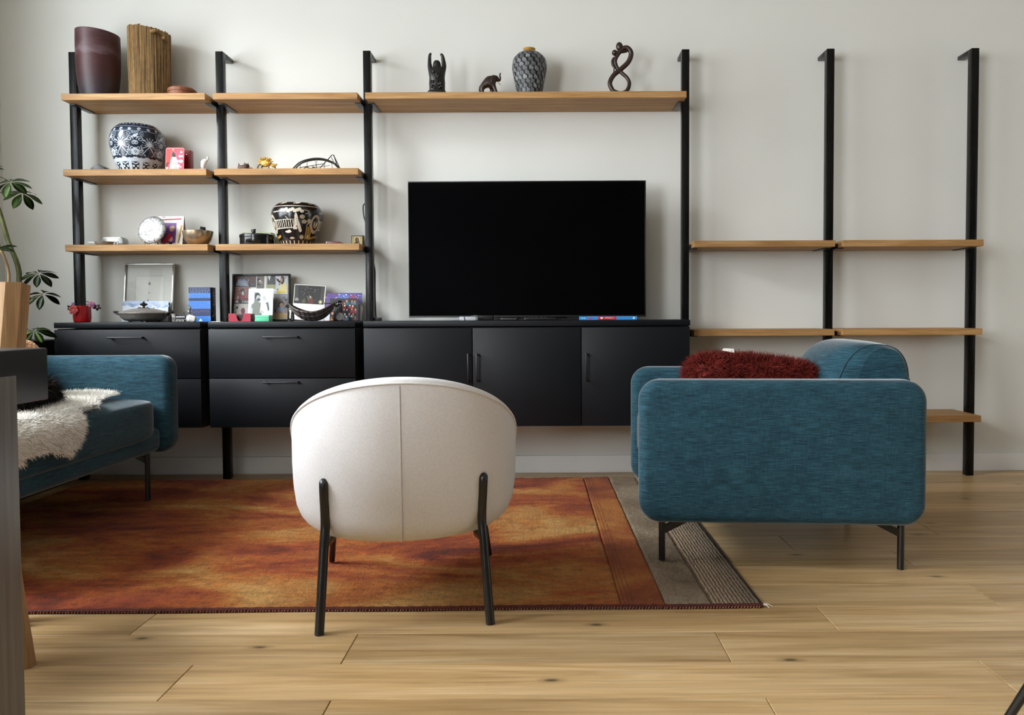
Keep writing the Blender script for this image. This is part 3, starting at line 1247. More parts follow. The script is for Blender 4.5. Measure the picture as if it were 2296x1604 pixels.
tag(mk('loops', merge(*[blob_data(p + n * .003, (.0045, .0045, .0045), 6, 4) for p, n in zip(P, N)]), M_PEACH, pc, smooth=180), kind='stuff')

# ------------------------------------------------------------------ white tub chair seen from behind
M_CREAMFAB = plain('off-white felt', 'E0DEDF', .9, var=.07, vscale=260, bump=.35, bscale=600, spec=.15)
LC = thing('lounge_chair', 'off-white upholstered tub chair with black tube legs, back turned to us', 'chair', (1.856, -1.665, 0), R(7.6))
A_, B_ = .312, .30


def zrim(th):
    c = math.cos(th)
    return .438 + (.198 * c ** .80 if c > 0 else -.07 * (1 - math.cos(abs(th) - PI / 2)) - .06 * (abs(th) - PI / 2))


def sc(z):
    pts = [(.195, .0), (.1965, .46), (.2005, .64), (.209, .77), (.222, .855), (.245, .925), (.28, .97), (.33, .992), (.39, 1.0), (.45, 1.0), (.55, .998), (.7, .985)]
    for (a, p), (b, q) in zip(pts, pts[1:]):
        if z <= b:
            return p + (q - p) * max(0, (z - a)) / (b - a)
    return pts[-1][1]


def shell_pt(th, z, off=0.0):
    s = sc(z)
    lean = -.055 * max(0, z - .30) / .34 * max(0, math.cos(th))
    front = 1.0 if abs(th) < PI / 2 else 1.12
    return ((A_ - off) * s * math.sin(th), -(B_ - off) * s * math.cos(th) * front + lean, z)


def build_shell():
    nth, nz = 72, 26
    th1 = R(132)
    V, F = [], []
    rows = []
    # path around the wall thickness: outside bottom -> rim -> inside down
    for i in range(nth + 1):
        th = -th1 + 2 * th1 * i / nth
        zr = zrim(th)
        row = []
        for j in range(nz + 1):
            t = j / nz
            z = .1975 + (zr - .1975) * (1 - (1 - t) ** 1.5)
            row.append(shell_pt(th, z))
        th_w = .034
        for a in (30, 60, 90, 120, 150):
            o = th_w / 2 * (1 - math.cos(R(a)))
            q = shell_pt(th, zr, o)
            row.append((q[0], q[1], zr + .011 * math.sin(R(a))))
        for j in range(8):
            z = zr - .01 - (zr - .34) * j / 7
            row.append(shell_pt(th, max(z, .30), th_w))
        rows.append(row)
    m = len(rows[0])
    for r_ in rows:
        V += r_
    for i in range(nth):
        for j in range(m - 1):
            F.append((i * m + j, (i + 1) * m + j, (i + 1) * m + j + 1, i * m + j + 1))
    F.append(tuple(j for j in range(m)))
    F.append(tuple(nth * m + j for j in range(m))[::-1])
    # underside
    c0 = len(V)
    V.append((0, 0, .195))
    for i in range(nth):
        F.append((c0, (i + 1) * m, i * m))
    F.append((c0, 0, nth * m))
    return V, F


mk('shell', build_shell(), M_CREAMFAB, LC, smooth=70)
M_CSEAM = plain('felt seam', 'B5AFAA', .9, var=.05)
tube('seam', [tuple(np.array(shell_pt(0, .205 + (zrim(0) - .215) * i / 30)) + (0, -.0008, 0)) for i in range(31)], .0015, M_CSEAM, LC, n=6)
tube('rim_piping', [tuple(np.array(shell_pt(R(-125 + 250 * i / 60), zrim(R(-125 + 250 * i / 60)) - .003)) * (1.002, 1.002, 1)) for i in range(61)], .0032, M_CREAMFAB, LC, n=6)
mk('seat_cushion', xf(cushion_data(.46, .50, .15, e=.5, crown=.02), (0, .045, .335)), M_CREAMFAB, LC, smooth=180)
cs, sn = math.cos(R(7.6)), math.sin(R(7.6))


def to_lc(x, y, z):
    dx, dy = x - 1.856, y + 1.665
    return (dx * cs + dy * sn, -dx * sn + dy * cs, z)


for sg in (-1, 1):
    fx = -.216 if sg < 0 else .224
    ft = to_lc(1.686, -1.962, 0) if sg < 0 else to_lc(2.109, -1.90, 0)
    # rear leg: lies on the shell, then kinks down to the floor
    th = math.asin((.196 if sg < 0 else .206) / A_) * sg
    fv = np.array(ft)
    q1 = np.array(shell_pt(th, .366)) + (0, -.006, 0)
    q2 = np.array(shell_pt(math.asin(min(.99, (.196 if sg < 0 else .202) / (A_ * sc(.27)))) * sg, .27)) + (0, -.009, 0)
    q3 = np.array([(q2[0] * .85 + fv[0] * .15), (q2[1] * .8 + fv[1] * .2), .222])
    pts = smooth_pts([tuple(q1 + (0, .010, .008)), tuple(q1), tuple(q2), tuple(q3)], 5)
    l = mk('leg', tube_data(pts + [tuple(q3 * .5 + fv * .5), tuple(fv)], .0118, 12), M_BLACKSTEEL, LC, smooth=50)
    # front leg, splayed forward, standing on the rug
    gt = to_lc(1.575, -1.44, .019) if sg < 0 else to_lc(2.070, -1.385, .019)
    mk('leg', tube_data([gt, (sg * .222, .155, .205), (sg * .20, .10, .222)], .0095, 12), M_BLACKSTEEL, LC, smooth=50)
    mk('side_rail', tube_data([tuple(q3 + (0, .004, -.012)), (sg * .190, -.16, .206), (sg * .2, .10, .205)], .008, 10), M_BLACKSTEEL, LC, smooth=50)

# ------------------------------------------------------------------ table end with flush steel leg
TX1, TY1, TZ = 1.351, -2.464, .7405
M_TABLE = plain('black table lacquer', '17181A', .38, var=.06, vscale=10, spec=.5)
M_STEELLEG = wood('dark brushed steel', '5E5D5B', '706E6B', '7E7C78', 2, .38, per_object=False, tone=0)
tb = thing('table', 'black dining table with flush grey steel panel leg at its end', 'table', ((.35 + TX1) / 2, (TY1 - 3.95) / 2, 0))
hx, hy = (TX1 - .35) / 2, (3.95 + TY1) / 2
box('tabletop', (0, 0, TZ - .047), (2 * hx, 2 * hy, .094), M_TABLE, tb, bev=.003)
lw = 1.35
for yy in (hy - .0855 - .30, -hy + .0855 + .30):
    box('leg', (hx - .012, yy, .3485), (.026, .60, .697), M_STEELLEG, tb, bev=.0015)
    box('leg', (-hx + .012, yy, .3485), (.026, .60, .697), M_STEELLEG, tb, bev=.0015)

# ------------------------------------------------------------------ oak dining chair at the table end
OC = thing('dining_chair', 'oak dining chair standing past the table end, tall solid back post showing', 'chair', (1.087, -2.134, 0))
OR, OD = Vector((.827, .563, 0)), Vector((-.563, .827, 0))      # backwards along the chair, and across it


def oc(r, d, z):
    v = OR * r + OD * d
    return (v.x, v.y, z)


def back_post(d0, r0=0.0):
    """solid post with chamfered faces; foot splayed back, knee forward, top leaning back"""
    sec = [(-.052, .030), (-.0235, .0), (.0055, .0), (.023, .020), (.021, .042), (-.050, .046)]
    foot = [(-.012, .012), (-.004, .0), (.012, .0), (.023, .012), (.021, .034), (-.010, .036)]
    lev = [(0.0, -.016, 1.0), (.16, -.034, .8), (.33, -.050, .5), (.46, -.054, .2), (.56, -.046, 0.0), (.727, -.021, 0.0), (.874, -.0085, 0.0)]
    V, F = [], []
    for z, sh, k in lev:
        for i, ((a, b), (fa, fb)) in enumerate(zip(sec, foot)):
            r, d = a * (1 - k) + fa * k, b * (1 - k) + fb * k
            V.append(oc(r + sh + r0, d + d0, z - (.007 if z > .8 and i in (3, 4) else 0)))
    n = len(sec)
    for i in range(len(lev) - 1):
        for j in range(n):
            F.append((i * n + j, i * n + (j + 1) % n, (i + 1) * n + (j + 1) % n, (i + 1) * n + j))
    F += [tuple(range(n))[::-1], tuple((len(lev) - 1) * n + j for j in range(n))]
    bm = bmesh.new()
    bv = [bm.verts.new(v) for v in V]
    for f in F:
        bm.faces.new([bv[i] for i in f])
    bmesh.ops.recalc_face_normals(bm, faces=bm.faces)
    return mk('back_post', bm, M_CHAIRWOOD, OC, smooth=15)


def oc_box(name, r, d, z, sr, sd, sz_, bev=.003, tilt=0):
    o = box(name, oc(r, d, z), (sr, sd, sz_), M_CHAIRWOOD, OC, bev=bev, rot=(0, tilt, math.atan2(.563, .827)))
    return o


back_post(0)
back_post(.335, -.05)
oc_box('backrest', -.075, .19, .775, .020, .31, .19, .004, R(4))
oc_box('seat', -.31, .185, .445, .40, .36, .03, .008)
for d in (.02, .35):
    oc_box('side_rail', -.27, d, .405, .36, .02, .05)
    oc_box('leg', -.47, d, .215, .032, .032, .43, .004)

# ------------------------------------------------------------------ black chair whose leg just enters the frame
bx, bz = put(2288, 1590, -2.40)
BC = thing('side_chair', 'black metal chair mostly out of frame, one slanting leg showing', 'chair', (3.36, -2.62, 0))
for i, (sx_, sy_) in enumerate(((-1, -1), (-1, 1), (1, -1), (1, 1))):
    mk('leg', tube_data([(sx_ * .225, sy_ * .225, 0), (sx_ * .085, sy_ * .085, .44)], [.008, .011], 12), M_BLACKSTEEL, BC, smooth=50)
box('seat', (.03, 0, .455), (.34, .40, .03), M_BLACKPL, BC, bev=.012)
mk('backrest', xf(rpanel_data(.36, .26, .02, .06, .008), (.20, 0, .70), (0, R(8), R(90))), M_BLACKPL, BC, smooth=60)
for y in (-.13, .13):
    box('back_support', (.185, y, .53), (.016, .016, .16), M_BLACKSTEEL, BC)

# ------------------------------------------------------------------ plant and tall planter in the corner
M_LEAF = None


def leaf_mat(name, a, b, edge_c):
    t = NT(name)
    sx = t.n('SeparateXYZ')
    t.l(t.coords((1, 1, 1)), sx.inputs[0])
    f = t.math('ABSOLUTE', sx.outputs[1])
    c = t.ramp(t.math('MULTIPLY', f, 45), [(.0, b), (.06, b), (.3, a), (1.0, a)])
    c = t.mix(t.ramp(t.noise((12, 40, 12), 1, 3), [(.58, 0.0), (.72, .8)]), c, edge_c)
    c = t.mix(.3, c, t.ramp(t.noise((1, 1, 1), 40, 3), [(.3, .6), (.7, 1.0)]), 'MULTIPLY')
    t.base(c)
    t.set(Roughness=.35)
    t.b.inputs['Subsurface Weight'].default_value = 0
    return t.m


M_LEAF = leaf_mat('dark leaf', '1E2E16', '2C421C', '5E7A3C')
M_LEAF2 = leaf_mat('light leaf', '3C5420', '4E6C2A', '93A65A')
M_STEM = plain('plant stem', '5A5E33', .6, var=.3, vscale=30)
planter = thing('planter', 'tall square black planter in the corner beside the first cabinet', 'planter', (-.205, -.36, 0))
bm = bmesh.new()
add_box(bm, (0, 0, .345), (.36, .36, .69), .006, 2)
top = max(bm.faces, key=lambda f: f.calc_center_median().z)
rr = bmesh.ops.inset_individual(bm, faces=[top], thickness=.016)
for v in top.verts:
    v.co.z -= .05
mk('pot', bm, M_BLACKPL, planter)
mk('soil', xf(cushion_data(.31, .31, .03, e=.3, nu=24, nv=8), (0, 0, .642)), plain('potting soil', '2A1E16', .95, var=.5, vscale=60, bump=.8, bscale=90), planter, smooth=180)
PL = thing('umbrella_plant', 'umbrella plant with glossy palmate leaves growing from the black corner planter', 'plant', (0, 0, 0))


def leaf_mesh():
    V, F = [], []
    n = 8
    for i in range(n + 1):
        t = i / n
        w = .21 * (math.sin(PI * t ** 1.35)) ** .8 if 0 < t < 1 else 0.004
        z = -.30 * t * t + .06 * t
        for s in (-1, 0, 1):
            V.append((t, s * w, z + abs(s) * .018 * math.sin(PI * t)))
    for i in range(n):
        for j in range(2):
            a = i * 3 + j
            F.append((a, a + 3, a + 4, a + 1))
    return V, F


_lv, _lf = leaf_mesh()


def leaf_data(L):
    bm = bmesh.new()
    bv = [bm.verts.new((x * L, y * L, z * L)) for x, y, z in _lv]
    for f in _lf:
        bm.faces.new([bv[i] for i in f])
    bmesh.ops.solidify(bm, geom=list(bm.faces), thickness=.0006)
    me = bpy.data.meshes.new('leaf')
    bm.to_mesh(me)
    bm.free()
    me.polygons.foreach_set('use_smooth', [True] * len(me.polygons))
    return me


LEAF_D, LEAF_L = leaf_data(.078), leaf_data(.078)
LEAF_D.materials.append(M_LEAF)
LEAF_L.materials.append(M_LEAF2)


def palmate(hub, axis, n, spread, scale, me, spin=0.0, stalk=.008, skip=()):
    ax = Vector(axis).normalized()
    u = ax.orthogonal().normalized()
    v = ax.cross(u)
    for i in range(n):
        if i in skip:
            continue
        a = 2 * PI * i / n + spin + random.uniform(-.12, .12)
        d = (u * math.cos(a) + v * math.sin(a)) * math.sin(spread) + ax * math.cos(spread)
        d.normalize()
        side = ax.cross(d).normalized()
        up = d.cross(side)
        if up.dot(ax) < 0:
            side, up = -side, -up
        M = Matrix((d, side, d.cross(side))).transposed()
        o = bpy.data.objects.new('leaf', me)
        o.location = Vector(hub) + d * stalk
        o.rotation_euler = (M @ Matrix.Rotation(random.uniform(-.25, .25), 3, 'X')).to_euler()
        k = scale * random.uniform(.85, 1.12)
        o.scale = (k, k, k)
        link(o, PL)


def w3(px, py, Y):
    x, z = put(px, py, Y)
    return (x, Y, z)


palmate(w3(22, 408, -.44), (.1, -.55, .8), 8, R(98), 1.10, LEAF_L, .2)
palmate(w3(50, 432, -.40), (.35, -.5, .75), 7, R(105), .95, LEAF_L, .5)
palmate(w3(-40, 380, -.5), (-.2, -.5, .8), 8, R(95), 1.1, LEAF_D, .1)
palmate(w3(86, 613, -.42), (.15, -.5, .85), 8, R(100), 1.0, LEAF_D, .35)
palmate(w3(96, 659, -.40), (.25, -.5, .85), 6, R(104), 1.0, LEAF_D, .1)
palmate(w3(76, 741, -.46), (.1, -.45, .85), 7, R(102), .95, LEAF_L, .3)
palmate(w3(-10, 560, -.55), (-.3, -.5, .8), 8, R(98), 1.0, LEAF_D, .4)
root_ = (-.17, -.44, .64)
s1 = smooth_pts([root_, w3(43, 632, -.44), w3(18, 540, -.45), w3(-8, 455, -.46), w3(-40, 390, -.48)], 6)
tube('stem', s1, [.012 - .005 * i / len(s1) for i in range(len(s1))], M_STEM, PL, n=8)
s2 = smooth_pts([(-.2, -.46, .64), w3(20, 632, -.47), w3(-4, 545, -.48), w3(-10, 500, -.5)], 6)
tube('stem', s2, .006, plain('support cane', 'A6875F', .7), PL, n=8)
for a, b, c in (((46, 632), (60, 618), (86, 613)), ((42, 640), (70, 668), (96, 659)), ((46, 660), (60, 735), (76, 741)), ((-15, 432), (10, 432), (48, 432)), ((-30, 400), (-5, 395), (22, 408))):
    q = smooth_pts([w3(*a, -.44), w3(*b, -.43), w3(*c, -.42)], 5)
    tube('leaf_stalk', q, .0018, M_STEM, PL, n=6)
# ------------------------------------------------------------------ painted ware
class Canvas:
    """a small painting wrapped around a pot: u (0..1 around) by v (0..1 up), dots in cm-like units"""

    def __init__(self, W, H, bg, aspect):
        self.W, self.H = W, H
        self.a = np.empty((W, H, 3))
        self.a[:] = lin(bg)
        self.U, self.V = np.meshgrid((np.arange(W) + .5) / W, np.linspace(0, 1, H), indexing='ij')
        self.asp = aspect          # circumference / height

    def d(self, u, v):
        du = (self.U - u + .5) % 1 - .5
        return du * self.asp, self.V - v

    def fill(self, m, c):
        self.a[m] = lin(c)

    def disc(self, u, v, r, c, rx=1.0, rz=1.0, rot=0):
        x, y = self.d(u, v)
        cr, sr = math.cos(rot), math.sin(rot)
        self.fill(((x * cr + y * sr) / rx) ** 2 + ((-x * sr + y * cr) / rz) ** 2 < r * r, c)

    def ring(self, u, v, r, w, c, a0=-9, a1=9):
        x, y = self.d(u, v)
        d = np.hypot(x, y)
        m = abs(d - r) < w / 2
        if a0 > -9:
            an = (np.arctan2(y, x) - a0) % (2 * PI)
            m &= an < (a1 - a0)
        self.fill(m, c)

    def line(self, pts, w, c):
        for (u0, v0), (u1, v1) in zip(pts, pts[1:]):
            x, y = self.d(u0, v0)
            ex, ey = ((u1 - u0 + .5) % 1 - .5) * self.asp, v1 - v0
            L = ex * ex + ey * ey + 1e-12
            t = np.clip((x * ex + y * ey) / L, 0, 1)
            self.fill(np.hypot(x - t * ex, y - t * ey) < w / 2, c)

    def spiral(self, u, v, r, w, c, a0, sgn=1, turns=1.35):
        pts = []
        for i in range(15):
            t = i / 14
            a = a0 + sgn * turns * 2 * PI * t
            rr = r * (1 - .8 * t)
            pts.append((u + rr * math.cos(a) / self.asp, v + rr * math.sin(a)))
        self.line(pts, w, c)

    def band(self, v0, v1, c):
        self.fill((self.V >= v0) & (self.V <= v1), c)


def painted_pot(name, prof, cv, mat, parent, thick=.004):
    """lathe whose outside carries the painting; prof (r, z) from base to lip"""
    P = np.array(smooth_pts([(r, 0, z) for r, z in prof], 10))
    s = np.concatenate([[0], np.cumsum(np.hypot(np.diff(P[:, 0]), np.diff(P[:, 2])))])
    s /= s[-1]
    r = np.interp(np.linspace(0, 1, cv.H), s, P[:, 0])
    z = np.interp(np.linspace(0, 1, cv.H), s, P[:, 2])
    a = 2 * PI * (np.arange(cv.W) + .5) / cv.W
    X = np.stack([np.cos(a)[:, None] * r, np.sin(a)[:, None] * r, np.broadcast_to(z, (cv.W, cv.H))], -1)
    return grid_obj(name, X, mat, parent, cv.a, close_u=True)


M_GLAZE = col_mat('glazed painting', .22, .5, .35)
M_MATTGLAZE = col_mat('matt painting', .5, .3)

# ---- top shelf, first column
def vase_mat():
    t = NT('maroon frosted glass')
    sx = t.n('SeparateXYZ')
    t.l(t.coords((1, 1, 1)), sx.inputs[0])
    n = t.noise((14, 14, 22), 1, 4, .6)
    f = t.math('ADD', sx.outputs[2], t.math('MULTIPLY', t.math('SUBTRACT', n, .5), .10))
    c = t.ramp(t.math('MULTIPLY', f, 3.05), [(.0, '232328'), (.12, '302228'), (.35, '3A1518'), (.56, '42181B'), (.62, '5E484D'), (.68, '4C2D32'), (.80, '3E1619'), (.93, '523338'), (1.0, '301E20')])
    c = t.mix(.4, c, t.ramp(t.noise((30, 30, 60), 1, 3), [(.35, .55), (.6, 1.0)]), 'MULTIPLY')
    t.base(c)
    t.set(Roughness=.5)
    return t.m


mv = thing('glass_vase', 'tall maroon frosted glass vase with slanted rim at the shelf end', 'vase', (.145, -.165, H1))
tl = lambda x, y, z: (-.075 * x - .012) * max(0, (z - .25)) / .066 if z > .25 else 0
lathe('vase_body', [(0, .0), (.070, .0), (.077, .004), (.087, .055), (.0935, .12), (.095, .18), (.095, .26), (.094, .316), (.0915, .318), (.09, .31), (.089, .2), (.078, .05), (0, .03)], vase_mat(), mv, n=48, tilt=tl)


def reed_mat():
    t = NT('dried reed')
    n = t.noise((130, 130, 3), 1, 3, .6)
    c = t.ramp(n, [(.3, '3E2C18'), (.5, '8A6A3E'), (.7, 'A98A58')])
    c = t.mix(.5, c, t.ramp(t.noise((60, 60, 40), 1, 3), [(.35, .5), (.6, 1.0)]), 'MULTIPLY')
    t.base(c)
    t.set(Roughness=.75)
    return t.m


M_REED = reed_mat()
rv = thing('reed_vase', 'ribbed brown vase wrapped in dried reeds with slanted rim', 'vase', (.374, -.135, H1))
rt = lambda x, y: .312 - .09 * x + .012 * math.cos(x * 9)
vv = []
lathe('liner', [(0, .0), (.084, .0), (.087, .15), (.089, .292), (.086, .292), (.084, .02), (0, .02)], M_REED, rv, n=40, tilt=lambda x, y, z: -.09 * x if z > .25 else 0)
for i in range(100):
    a = 2 * PI * i / 100 + random.uniform(-.012, .012)
    rr = .0895 + random.uniform(-.0008, .0022)
    x, y = rr * math.cos(a), rr * math.sin(a)
    zt = rt(x, y) + random.uniform(-.004, .006)
    vv.append(tube_data([(x * .965, y * .965, 0), (x * .985 + random.uniform(-.001, .001), y * .985, zt * .5), (x, y, zt)], [.0030 + random.random() * .0009] * 3, 5))
tag(mk('reeds', merge(*vv), M_REED, rv, smooth=70), kind='stuff')
mk('knot', tube_data(smooth_pts([(.05, -.088, .292), (.075, -.078, .301), (.094, -.05, .294), (.097, -.03, .277), (.09, -.05, .280)], 4), .008, 8), M_REED, rv)

M_LEATHER = plain('red-brown leather', '7A4527', .6, var=.25, vscale=50, bump=.3, bscale=180)
lb = thing('leather_box', 'low round red-brown leather box with lid', 'box', (.540, -.165, H1))
lathe('box_body', [(0, 0), (.056, 0), (.060, .004), (.0615, .024), (0, .024)], M_LEATHER, lb, n=36)
lathe('lid', [(0, .024), (.0635, .0245), (.0645, .030), (.063, .038), (.050, .047), (0, .049)], M_LEATHER, lb, n=36, tilt=lambda x, y, z: -.02 * x)
mk('tie', tube_data([(-.0645, -.01, .022), (-.067, -.006, .03), (-.066, .0, .036)], .004, 6), M_LEATHER, lb)

# ---- top shelf, over the television
Yt = -.185
ef = thing('carved_figure', 'black carved wooden figure with both arms raised', 'figurine', (1.754, Yt, H1))
V = [(0, 0, .03), (0, 0, .08), (0, 0, .118), (0, 0, .135), (0, -.005, .150), (0, -.004, .168),
     (-.030, 0, .120), (-.035, -.002, .150), (-.0345, 0, .180), (-.033, -.002, .196), (-.024, -.004, .199),
     (.030, 0, .115), (.034, 0, .145), (.028, 0, .178), (.025, -.003, .195), (.014, -.004, .192),
     (-.022, -.006, .03), (.02, .004, .03)]
E_ = [(0, 1), (1, 2), (2, 3), (3, 4), (4, 5), (2, 6), (6, 7), (7, 8), (8, 9), (9, 10), (2, 11), (11, 12), (12, 13), (13, 14), (14, 15), (0, 16), (0, 17)]
skin('figure', V, E_, [.039, .037, .034, .024, .021, .014, .016, .010, .0085, .008, .005, .015, .012, .010, .009, .006, .022, .02], M_EBONY, ef)
mk('robe', lathe_data([(0, 0), (.038, 0), (.041, .012), (.037, .03), (.038, .06), (.036, .095), (.033, .118), (.024, .132), (0, .136)], 22, sq=.75), M_EBONY, ef, smooth=50)
mk('plinth', xf(cushion_data(.088, .07, .024, e=.5, nu=20, nv=8), (0, 0, .012)), M_EBONY, ef, smooth=60)
rl = [blob_data((random.uniform(-.028, .028), -.030 + random.uniform(-.003, .002), random.uniform(.03, .11)), (.006, .005, .009), 8, 5, Euler((0, random.uniform(-1, 1), 0))) for _ in range(18)]
tag(mk('carving', merge(*rl), M_EBONY, ef, smooth=60), kind='stuff')

el = thing('wooden_elephant', 'small dark wooden elephant with raised trunk', 'figurine', (2.005, Yt, H1))
eb = [(-.040, 0, .055), (-.018, 0, .066), (.006, 0, .070), (.018, 0, .085), (.029, 0, .084), (.038, 0, .072), (.046, 0, .070), (.0475, 0, .085), (.045, 0, .098), (.050, 0, .108),
      (-.044, .011, .03), (-.043, .012, .004), (-.040, -.012, .03), (-.033, -.013, .004), (.006, .012, .04), (.008, .013, .004), (.018, -.012, .042), (.031, -.013, .004), (-.050, 0, .045), (-.0535, 0, .02)]
ee = [(0, 1), (1, 2), (2, 3), (3, 4), (4, 5), (5, 6), (6, 7), (7, 8), (8, 9), (0, 10), (10, 11), (0, 12), (12, 13), (2, 14), (14, 15), (2, 16), (16, 17), (0, 18), (18, 19)]
skin('body', eb, ee, [.021, .025, .024, .016, .016, .010, .006, .0045, .0038, .003, .010, .0085, .010, .0085, .010, .008, .010, .008, .0025, .002], M_DARKWOOD, el)
for s in (-1, 1):
    mk('ear', blob_data((.016, s * .019, .073), (.013, .003, .020), 12, 8, Euler((0, R(15), s * R(-20)))), M_DARKWOOD, el, smooth=180)
    mk('tusk', tube_data(smooth_pts([(.036, s * .006, .064), (.045, s * .008, .055), (.052, s * .009, .053)], 4), [.002 - .0012 * i / 8 for i in range(9)], 6), plain('bone', 'C9B79A', .5), el)

# scale-patterned vase
cv = Canvas(300, 110, '0E0E0E', 2 * PI * .07 / .23)
rows = 11
for r_ in range(rows, -1, -1):
    v = .03 + .80 * r_ / rows
    for i in range(17):
        u = (i + .5 * (r_ % 2)) / 17 + random.uniform(-.006, .006)
        g = random.choice(['7C7E80', '8F9090', '696B6D', '5C5E60'])
        rot = random.uniform(-.6, .6)
        cv.disc(u, v, .035, g, 1.2, .95, rot)
        cv.disc(u - .010, v + .030, .020, g, 1.0, 1.0)
        for q in (-.4, 0, .4):
            cv.line([(u, v - .005), (u + .014 * math.sin(q + rot), v - .036)], .005, '3A3B3C')
cv.band(.84, .875, '5A5648')
cv.band(.872, 1, 'A67C34')
sv = thing('scale_vase', 'black and grey leaf-patterned vase with ochre neck', 'vase', (2.190, Yt + .045, H1))
painted_pot('vase_body', [(.052, 0), (.058, .006), (.066, .05), (.078, .11), (.083, .145), (.078, .180), (.060, .204), (.042, .214), (.031, .220), (.028, .227), (.029, .234), (.024, .234)], cv, M_MATTGLAZE, sv)
lathe('base', [(0, 0), (.0525, 0), (.0525, .002), (0, .002)], M_EBONY, sv, n=30)

# figure-of-eight sculpture
f8 = thing('figure_sculpture', 'dark wood figure-of-eight sculpture of two embracing heads', 'sculpture', (2.624, Yt, H1))
U8 = .00213
c8 = lambda px, py: ((px - 1392) * U8, 0, max(.0, (212.5 - py) * U8))
lo = [(1374, 207), (1367, 190), (1375, 172), (1392, 158), (1408, 143), (1414, 126), (1408, 115), (1399, 113), (1388, 122), (1379, 138), (1382, 153), (1393, 166), (1405, 178), (1410, 192), (1404, 207), (1390, 212.5)]
pp = smooth_pts([c8(*q) for q in lo + [lo[0]]], 5)[:-1]
off8 = [(x, .006 * math.sin(2 * PI * i / len(pp) * 2), z + .008) for i, (x, _, z) in enumerate(pp)]
mk('loop', tube_data(off8, [.0104 + .0016 * math.sin(2 * PI * i / len(off8)) for i in range(len(off8))], 10, closed=True), M_DARKWOOD, f8, smooth=180)
mk('foot', blob_data((0, 0, .007), (.030, .02, .007), 16, 8, e=.6), M_DARKWOOD, f8, smooth=180)
hx1 = c8(1388.5, 108)
mk('head', blob_data((hx1[0], 0, hx1[2] + .004), (.017, .016, .022), 14, 10, Euler((0, R(-12), 0))), M_DARKWOOD, f8, smooth=180)
hx2 = c8(1377.5, 121)
mk('head', blob_data((hx2[0], 0, hx2[2] + .004), (.0135, .013, .014), 14, 10), M_DARKWOOD, f8, smooth=180)
mk('arm', tube_data(smooth_pts([c8(1376, 130), c8(1372, 138), c8(1373, 146), c8(1377, 152), c8(1374.5, 163)], 4), [.006, .006, .006, .006, .0055, .0055, .005, .005, .0055, .006, .006, .006, .006, .004, .003, .002, .0012], 8), M_DARKWOOD, f8, smooth=180)
mk('neck', tube_data(smooth_pts([c8(1380, 122), c8(1389, 117), c8(1397, 116), c8(1405, 114)], 4), .009, 8), M_DARKWOOD, f8, smooth=180)

# ---- middle shelf, first column
cv = Canvas(420, 150, '1C2838', 2 * PI * .115 / .25)
Wc, Gc = 'C6CFDA', '8E9AAC'
random.seed(3)
for i in range(6):
    u = i / 6 + .06
    # lotus blossom
    for k in range(11):
        a = PI * (k / 10) * 1.3 - .15 * PI
        cv.line([(u, .50), (u + .13 * math.cos(a) / cv.asp, .50 + .13 * math.sin(a))], .013, Wc)
    for k in range(7):
        a = PI * (k / 6)
        cv.disc(u + .10 * math.cos(a) / cv.asp, .49 + .10 * math.sin(a), .017, '2A3A50')
    cv.disc(u, .50, .035, Wc, 1.2, .9)
    cv.line([(u, .47), (u - .02, .40), (u - .035, .34)], .014, Wc)
    cv.line([(u, .47), (u + .02, .40), (u + .035, .34)], .014, Wc)
    for s in (-1, 1):
        for (du, v, r_, a0) in ((.055, .60, .055, 0), (.062, .43, .055, 2.2), (.050, .34, .05, 1.2), (.045, .70, .045, 4.0), (.078, .53, .042, .6), (.075, .73, .035, 2.4)):
            cv.spiral(u + s * du, v, r_, .0105, Wc if v < .62 else Gc, a0 if s > 0 else PI - a0, s)
        for (du, v) in ((.035, .58), (.04, .40), (.07, .64), (.025, .31), (.068, .36)):
            cv.disc(u + s * du, v, .014, Wc, 1.6, .7, s * .7)
    # five-petal flower between
    w = u + 1 / 12
    for k in range(5):
        cv.disc(w + .042 * math.cos(2 * PI * k / 5 + .3) / cv.asp, .37 + .042 * math.sin(2 * PI * k / 5 + .3), .034, Wc)
    cv.disc(w, .37, .024, '27374C')
    cv.disc(w, .37, .014, Wc)
    cv.disc(w, .66, .030, Wc)
    cv.disc(w + .012, .69, .02, Wc)
for i in range(18):
    u = i / 18
    cv.spiral(u, .80, .030, .012, Wc, 0, 1 if i % 2 else -1)
    cv.line([(u, .765), (u + .5 / 18, .745), (u + 1 / 18, .765)], .012, Gc)
    cv.disc(u + .02, .93, .018, Gc, 1.8, .6, .4)
    cv.disc(u - .01, .95, .012, Wc)
cv.band(.855, .87, Gc)
cv.band(.225, .252, Wc)
for i in range(13):
    u = i / 13
    cv.line([(u, .02), (u, .22)], .075, Wc)
    cv.disc(u + .5 / 13, .20, .075, Wc)
    for q in (0, .5 / 13):
        pass
for i in range(13):
    u = i / 13 + .5 / 13
    cv.fill((abs(cv.d(u, .1)[0]) < .075) & (cv.V < .185) & (cv.V > .0), '1A2230')
    cv.disc(u - .016, .10, .022, Wc)
    cv.disc(u + .016, .10, .022, Wc)
    cv.disc(u, .05, .024, Wc)
    cv.line([(u - .02, .17), (u, .14), (u + .02, .17)], .02, Wc)
gj = thing('ginger_jar', 'round dark blue and white jar with scrolling flowers', 'jar', (.306, -.130, H2))
painted_pot('jar_body', [(.078, 0), (.084, .008), (.103, .055), (.119, .11), (.1235, .150), (.116, .188), (.102, .208), (.090, .219), (.084, .224), (.079, .222)], cv, M_GLAZE, gj)
lathe('jar_inside', [(0, .004), (.075, .004), (.10, .055), (.117, .145), (.10, .200), (.079, .222)], plain('unglazed', '6B6258', .8), gj, n=48)
